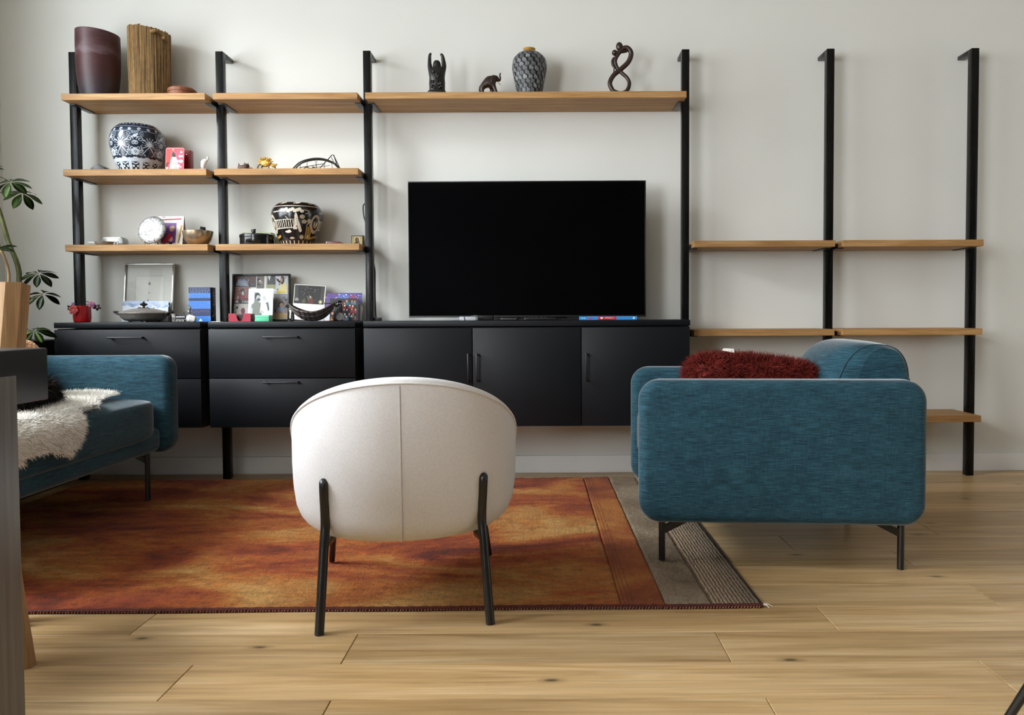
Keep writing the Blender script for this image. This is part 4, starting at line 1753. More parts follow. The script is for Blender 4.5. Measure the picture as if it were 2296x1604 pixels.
lathe('foot_ring', [(0, 0), (.0785, 0), (.0785, .003), (0, .003)], plain('unglazed', '6B6258', .8), gj, n=40)

bk = thing('folded_cloth', 'small black folded leather piece lying by the floral jar', 'pouch', (.170, -.205, H2))
prism('flap', [(-.036, 0), (.036, 0), (.030, .012), (.002, .026), (-.012, .025), (-.033, .008)], -.03, .03, M_EBONY, bk, bev=.002)
rd = thing('red_card', 'red card printed with a pale festive tree and dots', 'card', (.518, -.212, H2), 0, rot=(R(-6), 0, R(2)))
cw, chh = .086, .110


def rcard(name, w, h, t, r, mat, parent):
    o = [(-w / 2, 0), (w / 2, 0), (w / 2, h - r)]
    o += [(w / 2 - r + r * math.cos(R(a)), h - r + r * math.sin(R(a))) for a in (22, 45, 68)]
    o += [(w / 2 - r, h), (-w / 2 + r, h)] + [(-w / 2 + r + r * math.cos(R(a)), h - r + r * math.sin(R(a))) for a in (112, 135, 158)] + [(-w / 2, h - r)]
    return prism(name, o, 0, t, mat, parent)


rcard('card_panel', cw, chh, .003, .010, plain('coral red card', 'E06A70', .55, var=.03), rd)
sh_ = [pr_rect(-.040, .002, .040, .104, 'D8454A'), pr_rect(-.040, .03, -.022, .104, 'C93A38'), pr_ell(.022, .05, .02, .05, 'D24A66'),
       ([(-.026, .004), (.024, .004), (.012, .050), (-.004, .094), (-.018, .052)], 'B9A6AC'),
       ([(-.014, .078), (-.006, .092), (.002, .078), (.006, .066), (-.012, .064)], '12301C'), pr_ell(-.008, .055, .009, .010, 'F2EEF2'),
       pr_ell(.008, .045, .010, .007, 'D9A9D0'), ([(-.012, .028), (-.006, .048), (.000, .028)], 'E6E08A'), pr_ell(-.014, .024, .006, .007, 'F3F1EC'),
       pr_ell(.004, .012, .014, .012, 'CFE6E0'), pr_line(.0, .006, .004, .02, .002, '2E5C52'), pr_line(.008, .005, .010, .02, .002, '2E5C52'),
       pr_ell(.024, .068, .006, .006, 'F6EDEF'), pr_ell(.034, .068, .005, .005, 'F0D9DE'), pr_ell(.028, .044, .011, .008, 'F4E4EE'),
       pr_ell(.030, .088, .005, .006, 'F4E6E8'), pr_ell(.020, .022, .006, .007, 'F1E9E2'), pr_ell(-.034, .012, .006, .006, 'E8B8BC'), pr_ell(-.03, .036, .004, .005, '8A1A22'),
       pr_ell(-.036, .025, .003, .012, '3A0A0E'), pr_ell(.030, .016, .004, .004, 'F0C7CB'), pr_ell(-.008, .1, .004, .003, 'F2E0A0')]
print_obj('card_print', sh_, rd, -.0002)
rb = thing('red_box', 'small dark red box standing behind the red card', 'box', (.526, -.145, H2))
box('box_body', (0, 0, .053), (.090, .036, .106), plain('dark red lacquer', '7E1018', .35, var=.1), rb, bev=.003)
box('clasp', (.030, -.0195, .083), (.006, .003, .006), M_CHROME, rb, bev=.001)
box('lid_line', (0, -.0182, .094), (.088, .001, .003), plain('deep red', '3E060A', .5), rb, bev=0)

M_PORC = plain('white porcelain', 'E9E6E1', .3, var=.03, spec=.5)
wf = thing('porcelain_figurine', 'little white porcelain figure with one arm raised to its head', 'figurine', (.6465, -.190, H2))
skin('body', [(-.006, 0, .012), (-.002, 0, .030), (.004, 0, .044), (-.003, 0, .058), (.016, 0, .050), (.022, -.002, .062), (.017, -.002, .069)],
     [(0, 1), (1, 2), (2, 3), (2, 4), (4, 5), (5, 6)], [.0125, .011, .010, .0135, .005, .005, .006], M_PORC, wf)
mk('base', blob_data((-.006, 0, .006), (.016, .012, .007), 14, 8), M_PORC, wf, smooth=180)
mk('pebble', blob_data((-.026, -.004, .005), (.005, .005, .005), 8, 6), M_PORC, wf, smooth=180)

# ---- middle shelf, second column
M_BROWNW = plain('rough brown wood', '4A342A', .6, var=.35, vscale=60)
cb_ = thing('carved_animal', 'little dark brown carved animal with pointed ears', 'figurine', (.834, -.19, H2))
mk('body', merge(blob_data((0, 0, .014), (.026, .016, .013), 14, 8, e=.7), blob_data((.012, 0, .026), (.016, .012, .009), 12, 8)), M_BROWNW, cb_, smooth=60)
for x, z in ((-.020, .030), (.008, .034), (.024, .030)):
    mk('ear', tube_data([(x, 0, .018), (x - .002, 0, z + .008)], [.007, .001], 6), M_BROWNW, cb_)
mk('tail', tube_data(smooth_pts([(.026, 0, .010), (.036, .0, .013), (.044, 0, .008), (.050, 0, .002)], 3), .0035, 6), M_BROWNW, cb_)

M_YEL = plain('straw yellow', 'D0A84E', .5, var=.3, vscale=90)
hh = thing('hedgehog_figurine', 'straw-yellow spiny animal figure on thin brown legs', 'figurine', (.946, -.19, H2))
mk('body', blob_data((-.006, 0, .035), (.026, .016, .017), 14, 9), M_YEL, hh, smooth=180)
sp = []
for i in range(60):
    a, p = random.uniform(-.4, PI + .4), random.uniform(-1.0, 1.0)
    d = Vector((math.cos(a) * math.cos(p), math.sin(p), math.sin(a) * math.cos(p)))
    o = Vector((-.008, 0, .038)) + Vector((d.x * .022, d.y * .013, d.z * .015))
    sp.append(tube_data([o, o + d * random.uniform(.010, .017) + Vector((.002, 0, .002))], [.0035, .0006], 5, cap=False))
tag(mk('spines', merge(*sp), M_YEL, hh, smooth=180), kind='stuff')
mk('head', merge(blob_data((.030, 0, .026), (.014, .009, .008), 12, 7, Euler((0, R(10), 0))), blob_data((.043, 0, .030), (.006, .005, .0045), 8, 6)), M_YEL, hh, smooth=180)
for pts in ([(-.022, -.008, .028), (-.034, -.012, .026), (-.044, -.013, .001)], [(-.016, -.01, .025), (-.022, -.014, .014), (-.012, -.016, .001)], [(.010, -.008, .024), (.012, -.012, .010), (.010, -.013, .001)], [(.022, .006, .022), (.036, .010, .016), (.042, .01, .001)], [(-.018, .01, .025), (-.03, .014, .02), (-.034, .015, .001)]):
    mk('leg', tube_data(smooth_pts(pts, 3), .0026, 6), M_BROWNW, hh, smooth=60)

br = thing('wire_bridge', 'black wire arch bridge model with a leaning triangular frame', 'model', (1.184, -.19, H2))
wx = lambda px: (px - 711) * .00212
wz = lambda py: (386.5 - py) * .00212
arch = smooth_pts([(wx(656), -.012, .003), (wx(672), -.012, wz(370)), (wx(690), -.012, wz(363.5)), (wx(709), -.012, wz(361)), (wx(728), -.012, wz(363)), (wx(748), -.012, wz(371)), (wx(757), -.012, wz(379))], 4)
M_WIRE = plain('black wire', '1A1514', .45, var=.2)
for y in (0, .024):
    mk('arch_rail', tube_data([(x, q + y, z) for x, q, z in arch], .0034, 6), M_WIRE, br)
mk('arch_rail', tube_data([(x, q + .012, z + .006) for x, q, z in arch], .0016, 6), M_WIRE, br)
ra = [tube_data([(x, -.014, z), (x, -.0, z + .006), (x, .014, z)], .0014, 5) for x, _, z in arch[1::1]]
tag(mk('rungs', merge(*ra), M_WIRE, br), kind='stuff')
lg = []
for x in (675, 690, 708, 712, 730, 744):
    zz = np.interp(wx(x), [a[0] for a in arch], [a[2] for a in arch])
    lg.append(tube_data([(wx(x), -.012, zz), (wx(x) + random.uniform(-.006, .006), -.012, .001)], .0012, 5))
lg.append(tube_data([(wx(672), -.012, .012), (wx(726), -.012, .030)], .0016, 5))
lg.append(tube_data([(wx(684), -.012, .006), (wx(740), -.012, .022)], .0012, 5))
lg.append(tube_data([(wx(700), -.012, .020), (wx(720), -.012, .004)], .0012, 5))
tag(mk('struts', merge(*lg), M_WIRE, br), kind='stuff')
mk('frame', merge(tube_data([(wx(716), -.02, .001), (wx(746), -.014, wz(353)), (wx(749), -.014, wz(353)), (wx(765), -.02, .001)], .0022, 6),
                  tube_data([(wx(749), -.006, wz(353)), (wx(756), .02, .001)], .0022, 6), tube_data([(wx(744), -.014, wz(358)), (wx(754), -.016, wz(378))], .0018, 6)), M_WIRE, br)
mk('coil', tube_data(smooth_pts([(wx(680), -.014, .004), (wx(690), -.016, .014), (wx(698), -.014, .006), (wx(704), -.013, .014), (wx(708), -.014, .004)], 5), .0022, 6), M_WIRE, br)
mk('wire_end', tube_data([(wx(765), -.02, .002), (wx(776), -.018, .002)], .0016, 6), M_WIRE, br)

# ---- lower shelf, first column
pn = thing('little_pan', 'small pewter pan with flat handle', 'pan', (.172, -.200, H3))
lathe('pan_body', [(0, 0), (.030, 0), (.038, .006), (.041, .017), (.043, .0175), (.039, .0165), (.034, .006), (0, .004)], M_PEWTER, pn, n=32)
mk('handle', xf(prism_data([(-.072, .014), (-.040, .0125), (-.040, .0165), (-.072, .018)], -.006, .006), (0, 0, 0)), M_PEWTER, pn)
mk('lid_knob', blob_data((-.012, 0, .019), (.003, .003, .005), 8, 6), M_PEWTER, pn)
cs_ = thing('silver_case', 'small silver engraved case with rounded top', 'case', (.173, -.108, H3))
M_GUN = plain('dull silver', '8E8E8B', .3, .9, var=.3, vscale=70)
prism('case_body', [(-.055, 0), (.055, 0), (.055, .030), (.050, .042), (.040, .0475), (-.040, .0475), (-.050, .042), (-.055, .030)], -.03, .022, M_GUN, cs_, bev=.003)
sh_ = [pr_rect(-.032, .003, .034, .026, '3A3A38'), pr_rect(-.030, .005, .032, .024, 'C9C8C2')]
for k in range(4):
    c_ = -.022 + .014 * k
    sh_ += [pr_line(c_ - .005, .008, c_ + .005, .021, .0022, '33332F'), pr_line(c_ - .005, .021, c_ + .005, .008, .0022, '33332F'), pr_line(c_, .007, c_, .022, .0016, '33332F')]
sh_ += [pr_ell(-.034 + .017 * k, .039, .0032, .0022, 'E8E6E0') for k in range(5)]
print_obj('engraving', sh_, cs_, -.0302)

sp_ = thing('silver_plate', 'round engraved silver plate standing on a wire easel', 'plate', (.387, -.180, H3))
cv2 = RNG.random((1,))
M_ENG = None


def engraved():
    t = NT('engraved silver')
    n = t.noise((60, 60, 60), 1, 5, .65, 1.5)
    t.base(t.ramp(n, [(.36, '4A4B4C'), (.45, '8C8D8D'), (.54, 'C8C8C8'), (.66, '909191')]))
    t.set(Roughness=.36, Metallic=.55)
    t.bump(n, .6, .004)
    return t.m


M_ENG = engraved()
pl = lathe('dish', [(0, .004), (.040, .003), (.055, .0), (.066, -.005), (.0685, -.005), (.0685, -.0025), (.066, .0005), (.055, .006), (.04, .008), (0, .009)], M_ENG, sp_, n=48)
pl.rotation_euler = (R(76), 0, R(-4))
pl.location = (0, 0, .076)
sprig = [tube_data(smooth_pts([(-.058, -.0095, .055), (-.040, -.0035, .048), (-.022, -.002, .036), (-.004, -.002, .038), (.006, -.002, .047)], 4), .0014, 6),
         tube_data(smooth_pts([(-.022, -.002, .036), (-.006, -.0025, .032), (.008, -.003, .031)], 4), .0012, 6), tube_data([(-.028, -.002, .042), (-.015, -.002, .056)], .001, 6)]
mk('branch_relief', merge(*sprig), M_EBONY, sp_)
for x in (-.03, .018):
    mk('easel_wire', tube_data(smooth_pts([(x, .035, .001), (x + .004, .01, .001), (x + .008, -.014, .002), (x + .010, -.022, .014), (x + .014, -.014, .012), (x + .012, .008, .0020)], 4), .0014, 6), M_WIRE, sp_)
mk('easel_wire', tube_data(smooth_pts([(-.03, .035, .001), (-.006, .026, .07), (.018, .035, .001)], 5), .0014, 6), M_WIRE, sp_)

tc_ = thing('tent_card', 'standing white folded card with purple panel and red figure', 'card', (.449, -.098, H3))
mk('front_panel', xf(prism_data([(-.066, 0), (.058, 0), (.058, .152), (-.066, .152)], -.0008, .0008), (0, -.028, 0), (R(-10), 0, 0)), M_WHITEPAPER, tc_)
mk('rear_panel', xf(prism_data([(-.066, 0), (.058, 0), (.058, .152), (-.066, .152)], -.0008, .0008), (0, .028, 0), (R(10.5), 0, 0)), plain('grey card', 'A8A5A0', .8, var=.05), tc_)
fp = thing('x', None, None)
bpy.data.objects.remove(fp)
sh_ = [pr_line(-.052, .134, .046, .138, .007, 'A81E3C'), pr_rect(-.050, .012, .026, .122, 'D9D6D8'), pr_rect(-.046, .018, .024, .118, '6A3C86'), pr_ell(-.010, .090, .030, .028, '7B4A98', 18),
       pr_ell(.002, .088, .011, .013, 'D7A894'), pr_ell(.004, .096, .013, .008, 'E2C9A4'), pr_line(.038, .016, .050, .108, .010, 'C99A2E'), pr_line(.0375, .02, .047, .06, .005, '8A6418'),
       pr_line(.0395, .03, .0495, .1, .002, '5A3E10'), ([(-.040, .010), (-.022, .016), (.004, .056), (-.002, .066), (-.014, .062)], 'D62F35'), ([(-.012, .030), (.006, .052), (.012, .034), (.004, .024)], 'E9B6BE'),
       pr_rect(-.006, .004, .010, .022, '241820'), pr_ell(-.040, .148, .010, .003, '8F9092'), pr_ell(-.01, .147, .01, .0025, 'B5B5B5')]
pc_ = print_obj('card_print', sh_, tc_, -.0010)
pc_.location = (0, -.028, 0)
pc_.rotation_euler = (R(-10), 0, 0)
bw = thing('bronze_bowl', 'bronze metal bowl with a dark pine cone in it', 'bowl', (.605, -.172, H3))
lathe('bowl_body', [(0, 0), (.032, 0), (.046, .008), (.060, .028), (.0675, .052), (.0695, .068), (.068, .0695), (.066, .066), (.058, .03), (.042, .012), (0, .008)], M_BRONZE, bw, n=48)
cn = thing('pine_cone', 'black-brown pine cone peeking over the bronze bowl rim', 'pine cone', (.632, -.180, H3 + .066))
mk('core', blob_data((0, 0, .006), (.013, .013, .015), 10, 8), M_EBONY, cn)
sc_ = [blob_data((.013 * math.cos(i * 2.4) * (1 - .5 * i / 26), .013 * math.sin(i * 2.4) * (1 - .5 * i / 26), -.004 + .026 * i / 26), (.006, .004, .003), 6, 4, Euler((0, -.5, i * 2.4))) for i in range(26)]
tag(mk('scales', merge(*sc_), M_EBONY, cn), kind='stuff')

# ---- lower shelf, second column
M_LACQ = plain('black gloss lacquer', '0C0D0E', .16, var=.1, spec=.6)
gb = thing('patterned_box', 'pale green box with a white zigzag pattern behind the black box', 'box', (.850, -.048, H3))
box('box_body', (0, 0, .036), (.142, .06, .072), plain('sage green', '9DA67E', .6, var=.08), gb, bev=.002)
sh_ = [pr_rect(-.069, .052, .069, .070, '8E9A6C')]
for k in range(10):
    c_ = -.06 + .0133 * k
    sh_ += [pr_line(c_ - .0066, .055, c_, .066, .003, 'E5E6D2'), pr_line(c_, .066, c_ + .0066, .055, .003, 'E5E6D2')]
print_obj('pattern', sh_, gb, -.0302)
lq = thing('lacquer_box', 'round black lacquer box with a carved knob', 'box', (.884, -.165, H3))
lathe('box_body', [(0, 0), (.077, 0), (.080, .003), (.080, .036), (0, .036)], M_LACQ, lq, n=48, sq=.82)
lathe('lid', [(0, .036), (.0815, .0365), (.0825, .040), (.081, .050), (.074, .0535), (0, .055)], M_LACQ, lq, n=48, sq=.82)
mk('knob', merge(blob_data((-.012, -.01, .066), (.010, .009, .011), 12, 8), blob_data((-.006, -.012, .074), (.006, .006, .005), 8, 6), blob_data((-.019, -.012, .070), (.005, .005, .006), 8, 6)), M_EBONY, lq)

cv = Canvas(420, 150, '141011', 2 * PI * .11 / .225)
Cc, Dc, Oc = 'DDD2BF', 'B7A68C', 'A8843E'
random.seed(11)
fu = .785          # u that faces the room
for i in range(26):
    u = i / 26
    cv.line([(u, .0), (u, .095)], .028, Dc)
cv.band(.10, .115, '2A2320')
cv.band(.83, .845, Cc)
for i in range(9):
    u = i / 9 + .02
    cv.disc(u, .93, .040, Cc if i % 2 else Dc, 2.2, .8, .2)
    cv.disc(u + .02, .955, .022, Cc, 1.6, .8, -.3)
    cv.disc(u - .015, .915, .02, '6B6058', 2.0, .7)
for k in range(3):
    o = fu + (k - 1) * .335
    # cloud blossoms
    for q in range(9):
        cv.disc(o - .07 + .014 * q, .735 + .022 * math.sin(q * 2.1), .036, Cc)
        cv.ring(o - .07 + .014 * q, .735 + .022 * math.sin(q * 2.1), .018, .006, '8C8070')
    cv.line([(o - .16, .70), (o - .15, .72), (o - .14, .70), (o - .13, .725), (o - .12, .705), (o - .1, .73)], .014, Cc)
    cv.line([(o + .04, .745), (o + .07, .74), (o + .09, .72), (o + .08, .68), (o + .065, .66)], .012, Dc)
    # fence
    for q in range(10):
        cv.line([(o - .155 + .016 * q, .36), (o - .158 + .016 * q, .52)], .013, Cc)
    cv.line([(o - .17, .53), (o + .0, .545)], .012, Cc)
    cv.line([(o - .165, .35), (o + .0, .375)], .014, Cc)
    cv.line([(o - .06, .60), (o - .045, .545)], .010, Cc)
    # robed figure
    cv.disc(o + .005, .645, .026, Cc, .8, 1.1)
    cv.line([(o + .005, .61), (o + .010, .52), (o + .022, .42), (o + .034, .31)], .062, Cc)
    cv.line([(o + .004, .54), (o + .002, .44), (o - .008, .36)], .055, Cc)
    cv.line([(o + .008, .58), (o + .016, .44)], .008, '7A6E60')
    cv.disc(o + .004, .36, .028, Cc)
    for (du, v) in ((.045, .60), (.058, .50), (.092, .52), (.045, .175), (.1, .18)):
        cv.disc(o + du, v, .045, Dc, 1.1, .95)
        cv.ring(o + du, v, .028, .006, '8A7D6B')
        cv.ring(o + du, v, .013, .005, '8A7D6B')
    cv.disc(o - .055, .285, .035, Cc, 2.2, .7)
    cv.disc(o - .045, .305, .022, Cc, 1.3, 1)
    cv.disc(o - .03, .15, .028, Dc, 2.2, .8)
    # tower and moon gate
    for q in range(5):
        cv.line([(o + .075 + .010 * q, .14), (o + .078 + .010 * q, .40)], .016, Oc if q % 2 else 'C1A15C')
    cv.line([(o + .075, .42), (o + .092, .50), (o + .105, .40)], .02, Dc)
    cv.disc(o + .145, .46, .135, Dc, .95, 1.5)
    cv.disc(o + .147, .47, .10, '1E1514', .9, 1.4)
    cv.disc(o + .135, .46, .035, Dc, .8, 1.7)
    cv.disc(o + .158, .46, .03, Cc, .7, 1.7)
    cv.disc(o + .147, .40, .03, Oc, 1.4, .8)
    cv.line([(o + .11, .15), (o + .19, .20)], .05, Oc)
pj = thing('painted_jar', 'round black jar painted with cream figures, fence and blossoms', 'jar', (1.066, -.128, H3))
painted_pot('jar_body', [(.074, 0), (.079, .006), (.093, .045), (.110, .095), (.1195, .140), (.117, .165), (.105, .187), (.092, .198), (.086, .200), (.081, .198)], cv, M_GLAZE, pj)
lathe('jar_inside', [(0, .004), (.07, .004), (.09, .045), (.113, .135), (.10, .180), (.081, .198)], M_EBONY, pj, n=48)
lathe('foot_ring', [(0, 0), (.0745, 0), (.0745, .003), (0, .003)], M_EBONY, pj, n=40)
rcz = thing('glasses_case', 'flat dark red case lying on the shelf by the painted jar', 'case', (1.262, -.165, H3))
prism('case_body', [(-.042, 0), (.042, 0), (.040, .006), (.022, .015), (-.040, .017), (-.043, .006)], -.03, .03, plain('oxblood leather', '4A1614', .4, var=.2), rcz, bev=.002)
mk('clasp', blob_data((-.036, -.031, .010), (.003, .002, .002), 8, 6), M_CHROME, rcz)
ic = thing('small_painting', 'tiny gold-ground panel painting of a dark-robed figure in black frame', 'painting', (1.338, -.062, H3), 0, rot=(R(-7), 0, 0))
box('panel', (0, .005, .029), (.062, .010, .058), M_EBONY, ic, bev=.0012)
sh_ = [pr_rect(-.027, .004, .024, .054, 'C6B777'), pr_ell(-.002, .036, .016, .016, 'D8C98E'), ([(-.019, .004), (-.017, .018), (-.006, .028), (.004, .030), (.014, .016), (.018, .004)], '2A1818'),
       pr_ell(-.002, .036, .0095, .0115, '2E1B1A'), pr_ell(.0, .036, .0055, .0075, '8A6248'), pr_ell(.005, .027, .005, .005, '7A5340'), pr_ell(.007, .016, .005, .004, 'B89A6E'),
       pr_ell(-.020, .047, .002, .002, '6B2A22'), pr_ell(.017, .048, .002, .002, '6B2A22'), pr_ell(.017, .041, .0013, .0013, '6B2A22')]
print_obj('painted_face', sh_, ic, -.0003)

# cord hanging behind the third post
q = [put(x, y, -.078) for x, y in ((819, 456), (815, 461), (814.5, 470), (816, 485), (820, 500), (826, 530), (834, 570), (838, 590), (841, 610), (841, 640), (841.5, 680), (843, 710), (845, 717))]
cdx = thing('power_cord', 'thin black cord looping down behind the post to a black plug', 'cord', (0, 0, 0))
tube('cord', smooth_pts([(x, -.080 if i < 12 else -.088, z) for i, (x, z) in enumerate(q)], 5), .0032, M_BLACKPL, cdx, n=8)
box('plug', (q[-1][0] + .013, -.10, CZ1 + .0081), (.030, .03, .015), M_BLACKPL, cdx, bev=.002)

# ---- on the first cabinet
CT = CZ1 + .0004
M_REDGL = plain('red glazed pot', 'B0141C', .22, var=.08, spec=.5)
fp_ = thing('flower_pot', 'small glossy red pot with pink silk blossoms', 'flower pot', (.069, -.215, CT))
lathe('pot', [(0, 0), (.032, 0), (.036, .003), (.0385, .02), (.0375, .078), (.0365, .079), (.034, .077), (.034, .02), (0, .01)], M_REDGL, fp_, n=36)
M_TWIG = plain('dark twig', '2E1A22', .6, var=.3)
M_PINK = plain('pink petal', 'D88AB0', .6, var=.12)
M_CORAL = plain('coral petal', 'D95A58', .6, var=.15)
M_LILAC = plain('lilac petal', 'A98BC4', .6, var=.12)
M_PLUM = plain('plum petal', '33162C', .6, var=.2)
for pts in ([(0, 0, .03), (.012, -.01, .085), (.04, -.015, .082), (.085, -.02, .066)], [(0, 0, .03), (.02, -.005, .095), (.05, -.012, .088), (.07, -.014, .078)], [(0, 0, .03), (-.02, -.006, .088), (-.05, -.012, .075)]):
    tube('twig', smooth_pts(pts, 4), .0016, M_TWIG, fp_, n=6)


def blossom(c, r, n, mat, cm, rot):
    ps = []
    M = Euler(rot).to_matrix()
    for i in range(n):
        a = 2 * PI * i / n
        d = M @ Vector((math.cos(a), -.35, math.sin(a)))
        ps.append(blob_data(Vector(c) + d * r * .62, (r * .45, r * .14, r * .40), 10, 6, Euler((rot[0], -a + rot[1], rot[2]))))
    f = mk('blossom', merge(*ps), mat, fp_, smooth=180)
    mk('stamen', blob_data(Vector(c) + M @ Vector((0, -r * .3, 0)), (r * .2, r * .12, r * .2), 8, 6), cm, f, smooth=180)


M_CREAM = plain('cream stamen', 'F0DCA8', .6)
blossom((-.010, -.046, .058), .022, 6, M_CORAL, M_CREAM, (0, .2, 0))
blossom((.062, -.022, .083), .017, 7, M_PINK, M_PINK, (.5, .1, .3))
blossom((.083, -.022, .068), .017, 5, M_PLUM, M_CREAM, (-.6, .3, .5))
blossom((-.028, -.012, .082), .016, 5, M_LILAC, M_CREAM, (.4, .4, -.5))
blossom((-.049, -.012, .070), .013, 4, M_PLUM, M_CORAL, (.2, .7, .6))


def leaning(name, label, cat, px0, px1, py0, py1, Yb, lean, fw, fd, fmat, parts=True, group=None):
    """upright flat thing whose foot rests at y = Yb and leans back by `lean` degrees"""
    X0, Z1 = put(px0, py0, Yb + .02)
    X1, _ = put(px1, py0, Yb + .02)
    w, h = X1 - X0, Z1 - CT
    t = thing(name, label, cat, ((X0 + X1) / 2, Yb, CT + .0012), 0, group, rot=(R(-lean), 0, 0))
    return t, w, h / math.cos(R(lean))


def frame_bars(t, w, h, fw, fd, mat):
    boxes('frame', [((0, fd / 2, fw / 2), (w, fd, fw)), ((0, fd / 2, h - fw / 2), (w, fd, fw)), ((-w / 2 + fw / 2, fd / 2, h / 2), (fw, fd, h - 2 * fw)), ((w / 2 - fw / 2, fd / 2, h / 2), (fw, fd, h - 2 * fw))], mat, t, bev=.0012)


sf, w, h = leaning('picture_frame', 'thin silver frame with a cream mat leaning on the wall', 'picture', 276.5, 386.5, 591, 719, -.075, 7, .008, .014, M_CHROME)
frame_bars(sf, w, h, .006, .016, M_SILVER)
box('backing', (0, .012, h / 2), (w - .01, .004, h - .01), M_WHITEPAPER, sf, bev=0)
sh_ = [pr_rect(-w / 2 + .006, .006, w / 2 - .006, h - .006, 'B9B8AD'), pr_rect(-w * .29, .02, w * .30, h * .79, '9F9E92'), pr_rect(-w * .28, .02, w * .29, h * .78, 'C3C2B7')]
for fx_, fz_, a_, b_ in ((.0, .655, .0055, .008), (.0, .495, .0022, .004), (-.004, .36, .0045, .005)):
    sh_.append(pr_ell(fx_, h * fz_, a_, b_, '4A4A47', 10))
print_obj('matted_print', sh_, sf, .0098)
box('pane', (0, .007, h / 2), (w - .011, .0015, h - .011), M_PICGLASS, sf, bev=0)

pcard, w, h = leaning('postcard', 'pale blue card of a snowy landscape leaning below the silver frame', 'card', 277, 379, 676, 719, -.112, 9, 0, 0, None)
box('card_panel', (0, .001, h / 2), (w, .002, h), M_WHITEPAPER, pcard, bev=0)
random.seed(5)
sh_ = [pr_rect(-w / 2, 0, w / 2, h, 'DCE5EE'), pr_rect(-w / 2, h * .80, w / 2, h, 'B9C8E4')]
for i in range(16):
    sh_.append(pr_ell(-w / 2 + w * (i + .5) / 16, h * random.uniform(.70, .92), w * .06, h * random.uniform(.03, .09), random.choice(['8FA6CC', 'A9BBDA', 'C9D5E8', '7D95BE']), 10))
for i in range(34):
    x_, z_ = random.uniform(-w * .47, w * .47), random.uniform(h * .1, h * .66)
    sh_.append(pr_ell(x_, z_, random.uniform(.003, .009), random.uniform(.0015, .004), random.choice(['C2D0E4', 'F2F6FA', '9FB3CF', 'EAF0F6', '7C8FB0']), 8, random.uniform(-.6, .6)))
for i in range(12):
    x_, z_ = random.uniform(-w * .45, w * .45), random.uniform(h * .2, h * .6)
    sh_.append(pr_line(x_, z_, x_ + .002, z_ + random.uniform(.008, .02), .0018, '4A5C7C'))
print_obj('landscape_print', sh_, pcard, -.0002)
prism('stand_flap', [(w / 2 - .006, 0), (w / 2 + .001, 0), (w / 2 - .006, h * .95)], .002, .03, M_EBONY, pcard)

tu = thing('tureen', 'low pewter lidded dish with two handles and a finial knob', 'dish', (.370, -.232, CT))
lathe('dish_body', [(0, .003), (.060, .003), (.082, .008), (.098, .021), (.106, .039), (.1095, .041), (.1095, .044), (.104, .044), (0, .044)], M_PEWTER, tu, n=56)
lathe('lid', [(.108, .0445), (.104, .047), (.085, .053), (.06, .060), (.03, .065), (0, .066)], M_PEWTER, tu, n=56)
M_DKPEW = plain('dark pewter', '4E4A47', .3, .9, var=.3, vscale=80)
lathe('knob', [(0, .062), (.012, .063), (.008, .067), (.0045, .071), (.006, .075), (.015, .079), (.018, .083), (.015, .086), (.007, .089), (.003, .091), (.0045, .094), (.003, .098), (0, .099)], M_DKPEW, tu, n=24)
lf = [blob_data((.020 * math.cos(a), .020 * math.sin(a), .066), (.010, .004, .003), 8, 5, Euler((0, .15, a))) for a in [2 * PI * i / 6 for i in range(6)]]
mk('knob_leaves', merge(*lf), M_DKPEW, tu)
for s in (-1, 1):
    mk('handle', tube_data(smooth_pts([(s * .098, .022, .032), (s * .120, .018, .042), (s * .134, .010, .048), (s * .135, -.010, .048), (s * .120, -.018, .042), (s * .098, -.022, .032)], 4), .0042, 8), M_DKPEW, tu)
for a in (.6, 2.2, 4.0, 5.4):
    mk('foot', blob_data((.062 * math.cos(a), .062 * math.sin(a), .004), (.008, .008, .004), 8, 6), M_DKPEW, tu)

M_PEW2 = plain('toy pewter', '6E6C6B', .35, .85, var=.3, vscale=120)
lc = thing('toy_locomotive', 'tiny pewter steam locomotive', 'toy train', (.546, -.245, CT))
boxes('cab', [((-.026, 0, .020), (.018, .020, .026)), ((-.026, 0, .035), (.022, .024, .004))], M_PEW2, lc, bev=.001)
mk('boiler', merge(xf(tube_data([(-.017, 0, 0), (.026, 0, 0)], .0085, 14), (0, 0, .021)), blob_data((.004, 0, .031), (.004, .004, .004), 8, 6), blob_data((-.008, 0, .032), (.003, .003, .004), 8, 6)), M_PEW2, lc)
mk('chimney', tube_data([(.020, 0, .026), (.020, 0, .038), (.020, 0, .044)], [.003, .003, .005], 10), M_PEW2, lc)
box('chassis', (0, 0, .010), (.066, .016, .006), M_PEW2, lc, bev=.001)
for x in (-.026, -.010, .004, .018):
    for s in (-1, 1):
        mk('wheel', tube_data([(x, s * .008, .0066), (x, s * .0115, .0066)], .0064, 14), M_PEW2, lc)
prism('cowcatcher', [(.030, .002), (.042, .001), (.030, .012)], -.008, .008, M_PEW2, lc)
rk = thing('rock_ornament', 'white pebble carrying a tiny metal climber figure', 'ornament', (.603, -.252, CT))
mk('pebble', merge(blob_data((0, 0, .0155), (.024, .017, .0165), 7, 5, Euler((0, .25, .2)), e=.75)), M_PORC, rk, smooth=25)
skin('climber', [(-.006, 0, .030), (-.010, 0, .044), (-.008, 0, .060), (-.003, 0, .072), (-.018, 0, .052), (-.028, 0, .053), (.004, 0, .034), (.012, 0, .031), (-.014, 0, .036), (-.018, 0, .080), (-.010, 0, .076)],
     [(0, 1), (1, 2), (2, 3), (1, 4), (4, 5), (0, 6), (6, 7), (0, 8), (2, 10), (10, 9)], [.0042, .0045, .004, .0048, .003, .002, .003, .0028, .003, .0018, .0022], M_PEW2, rk)

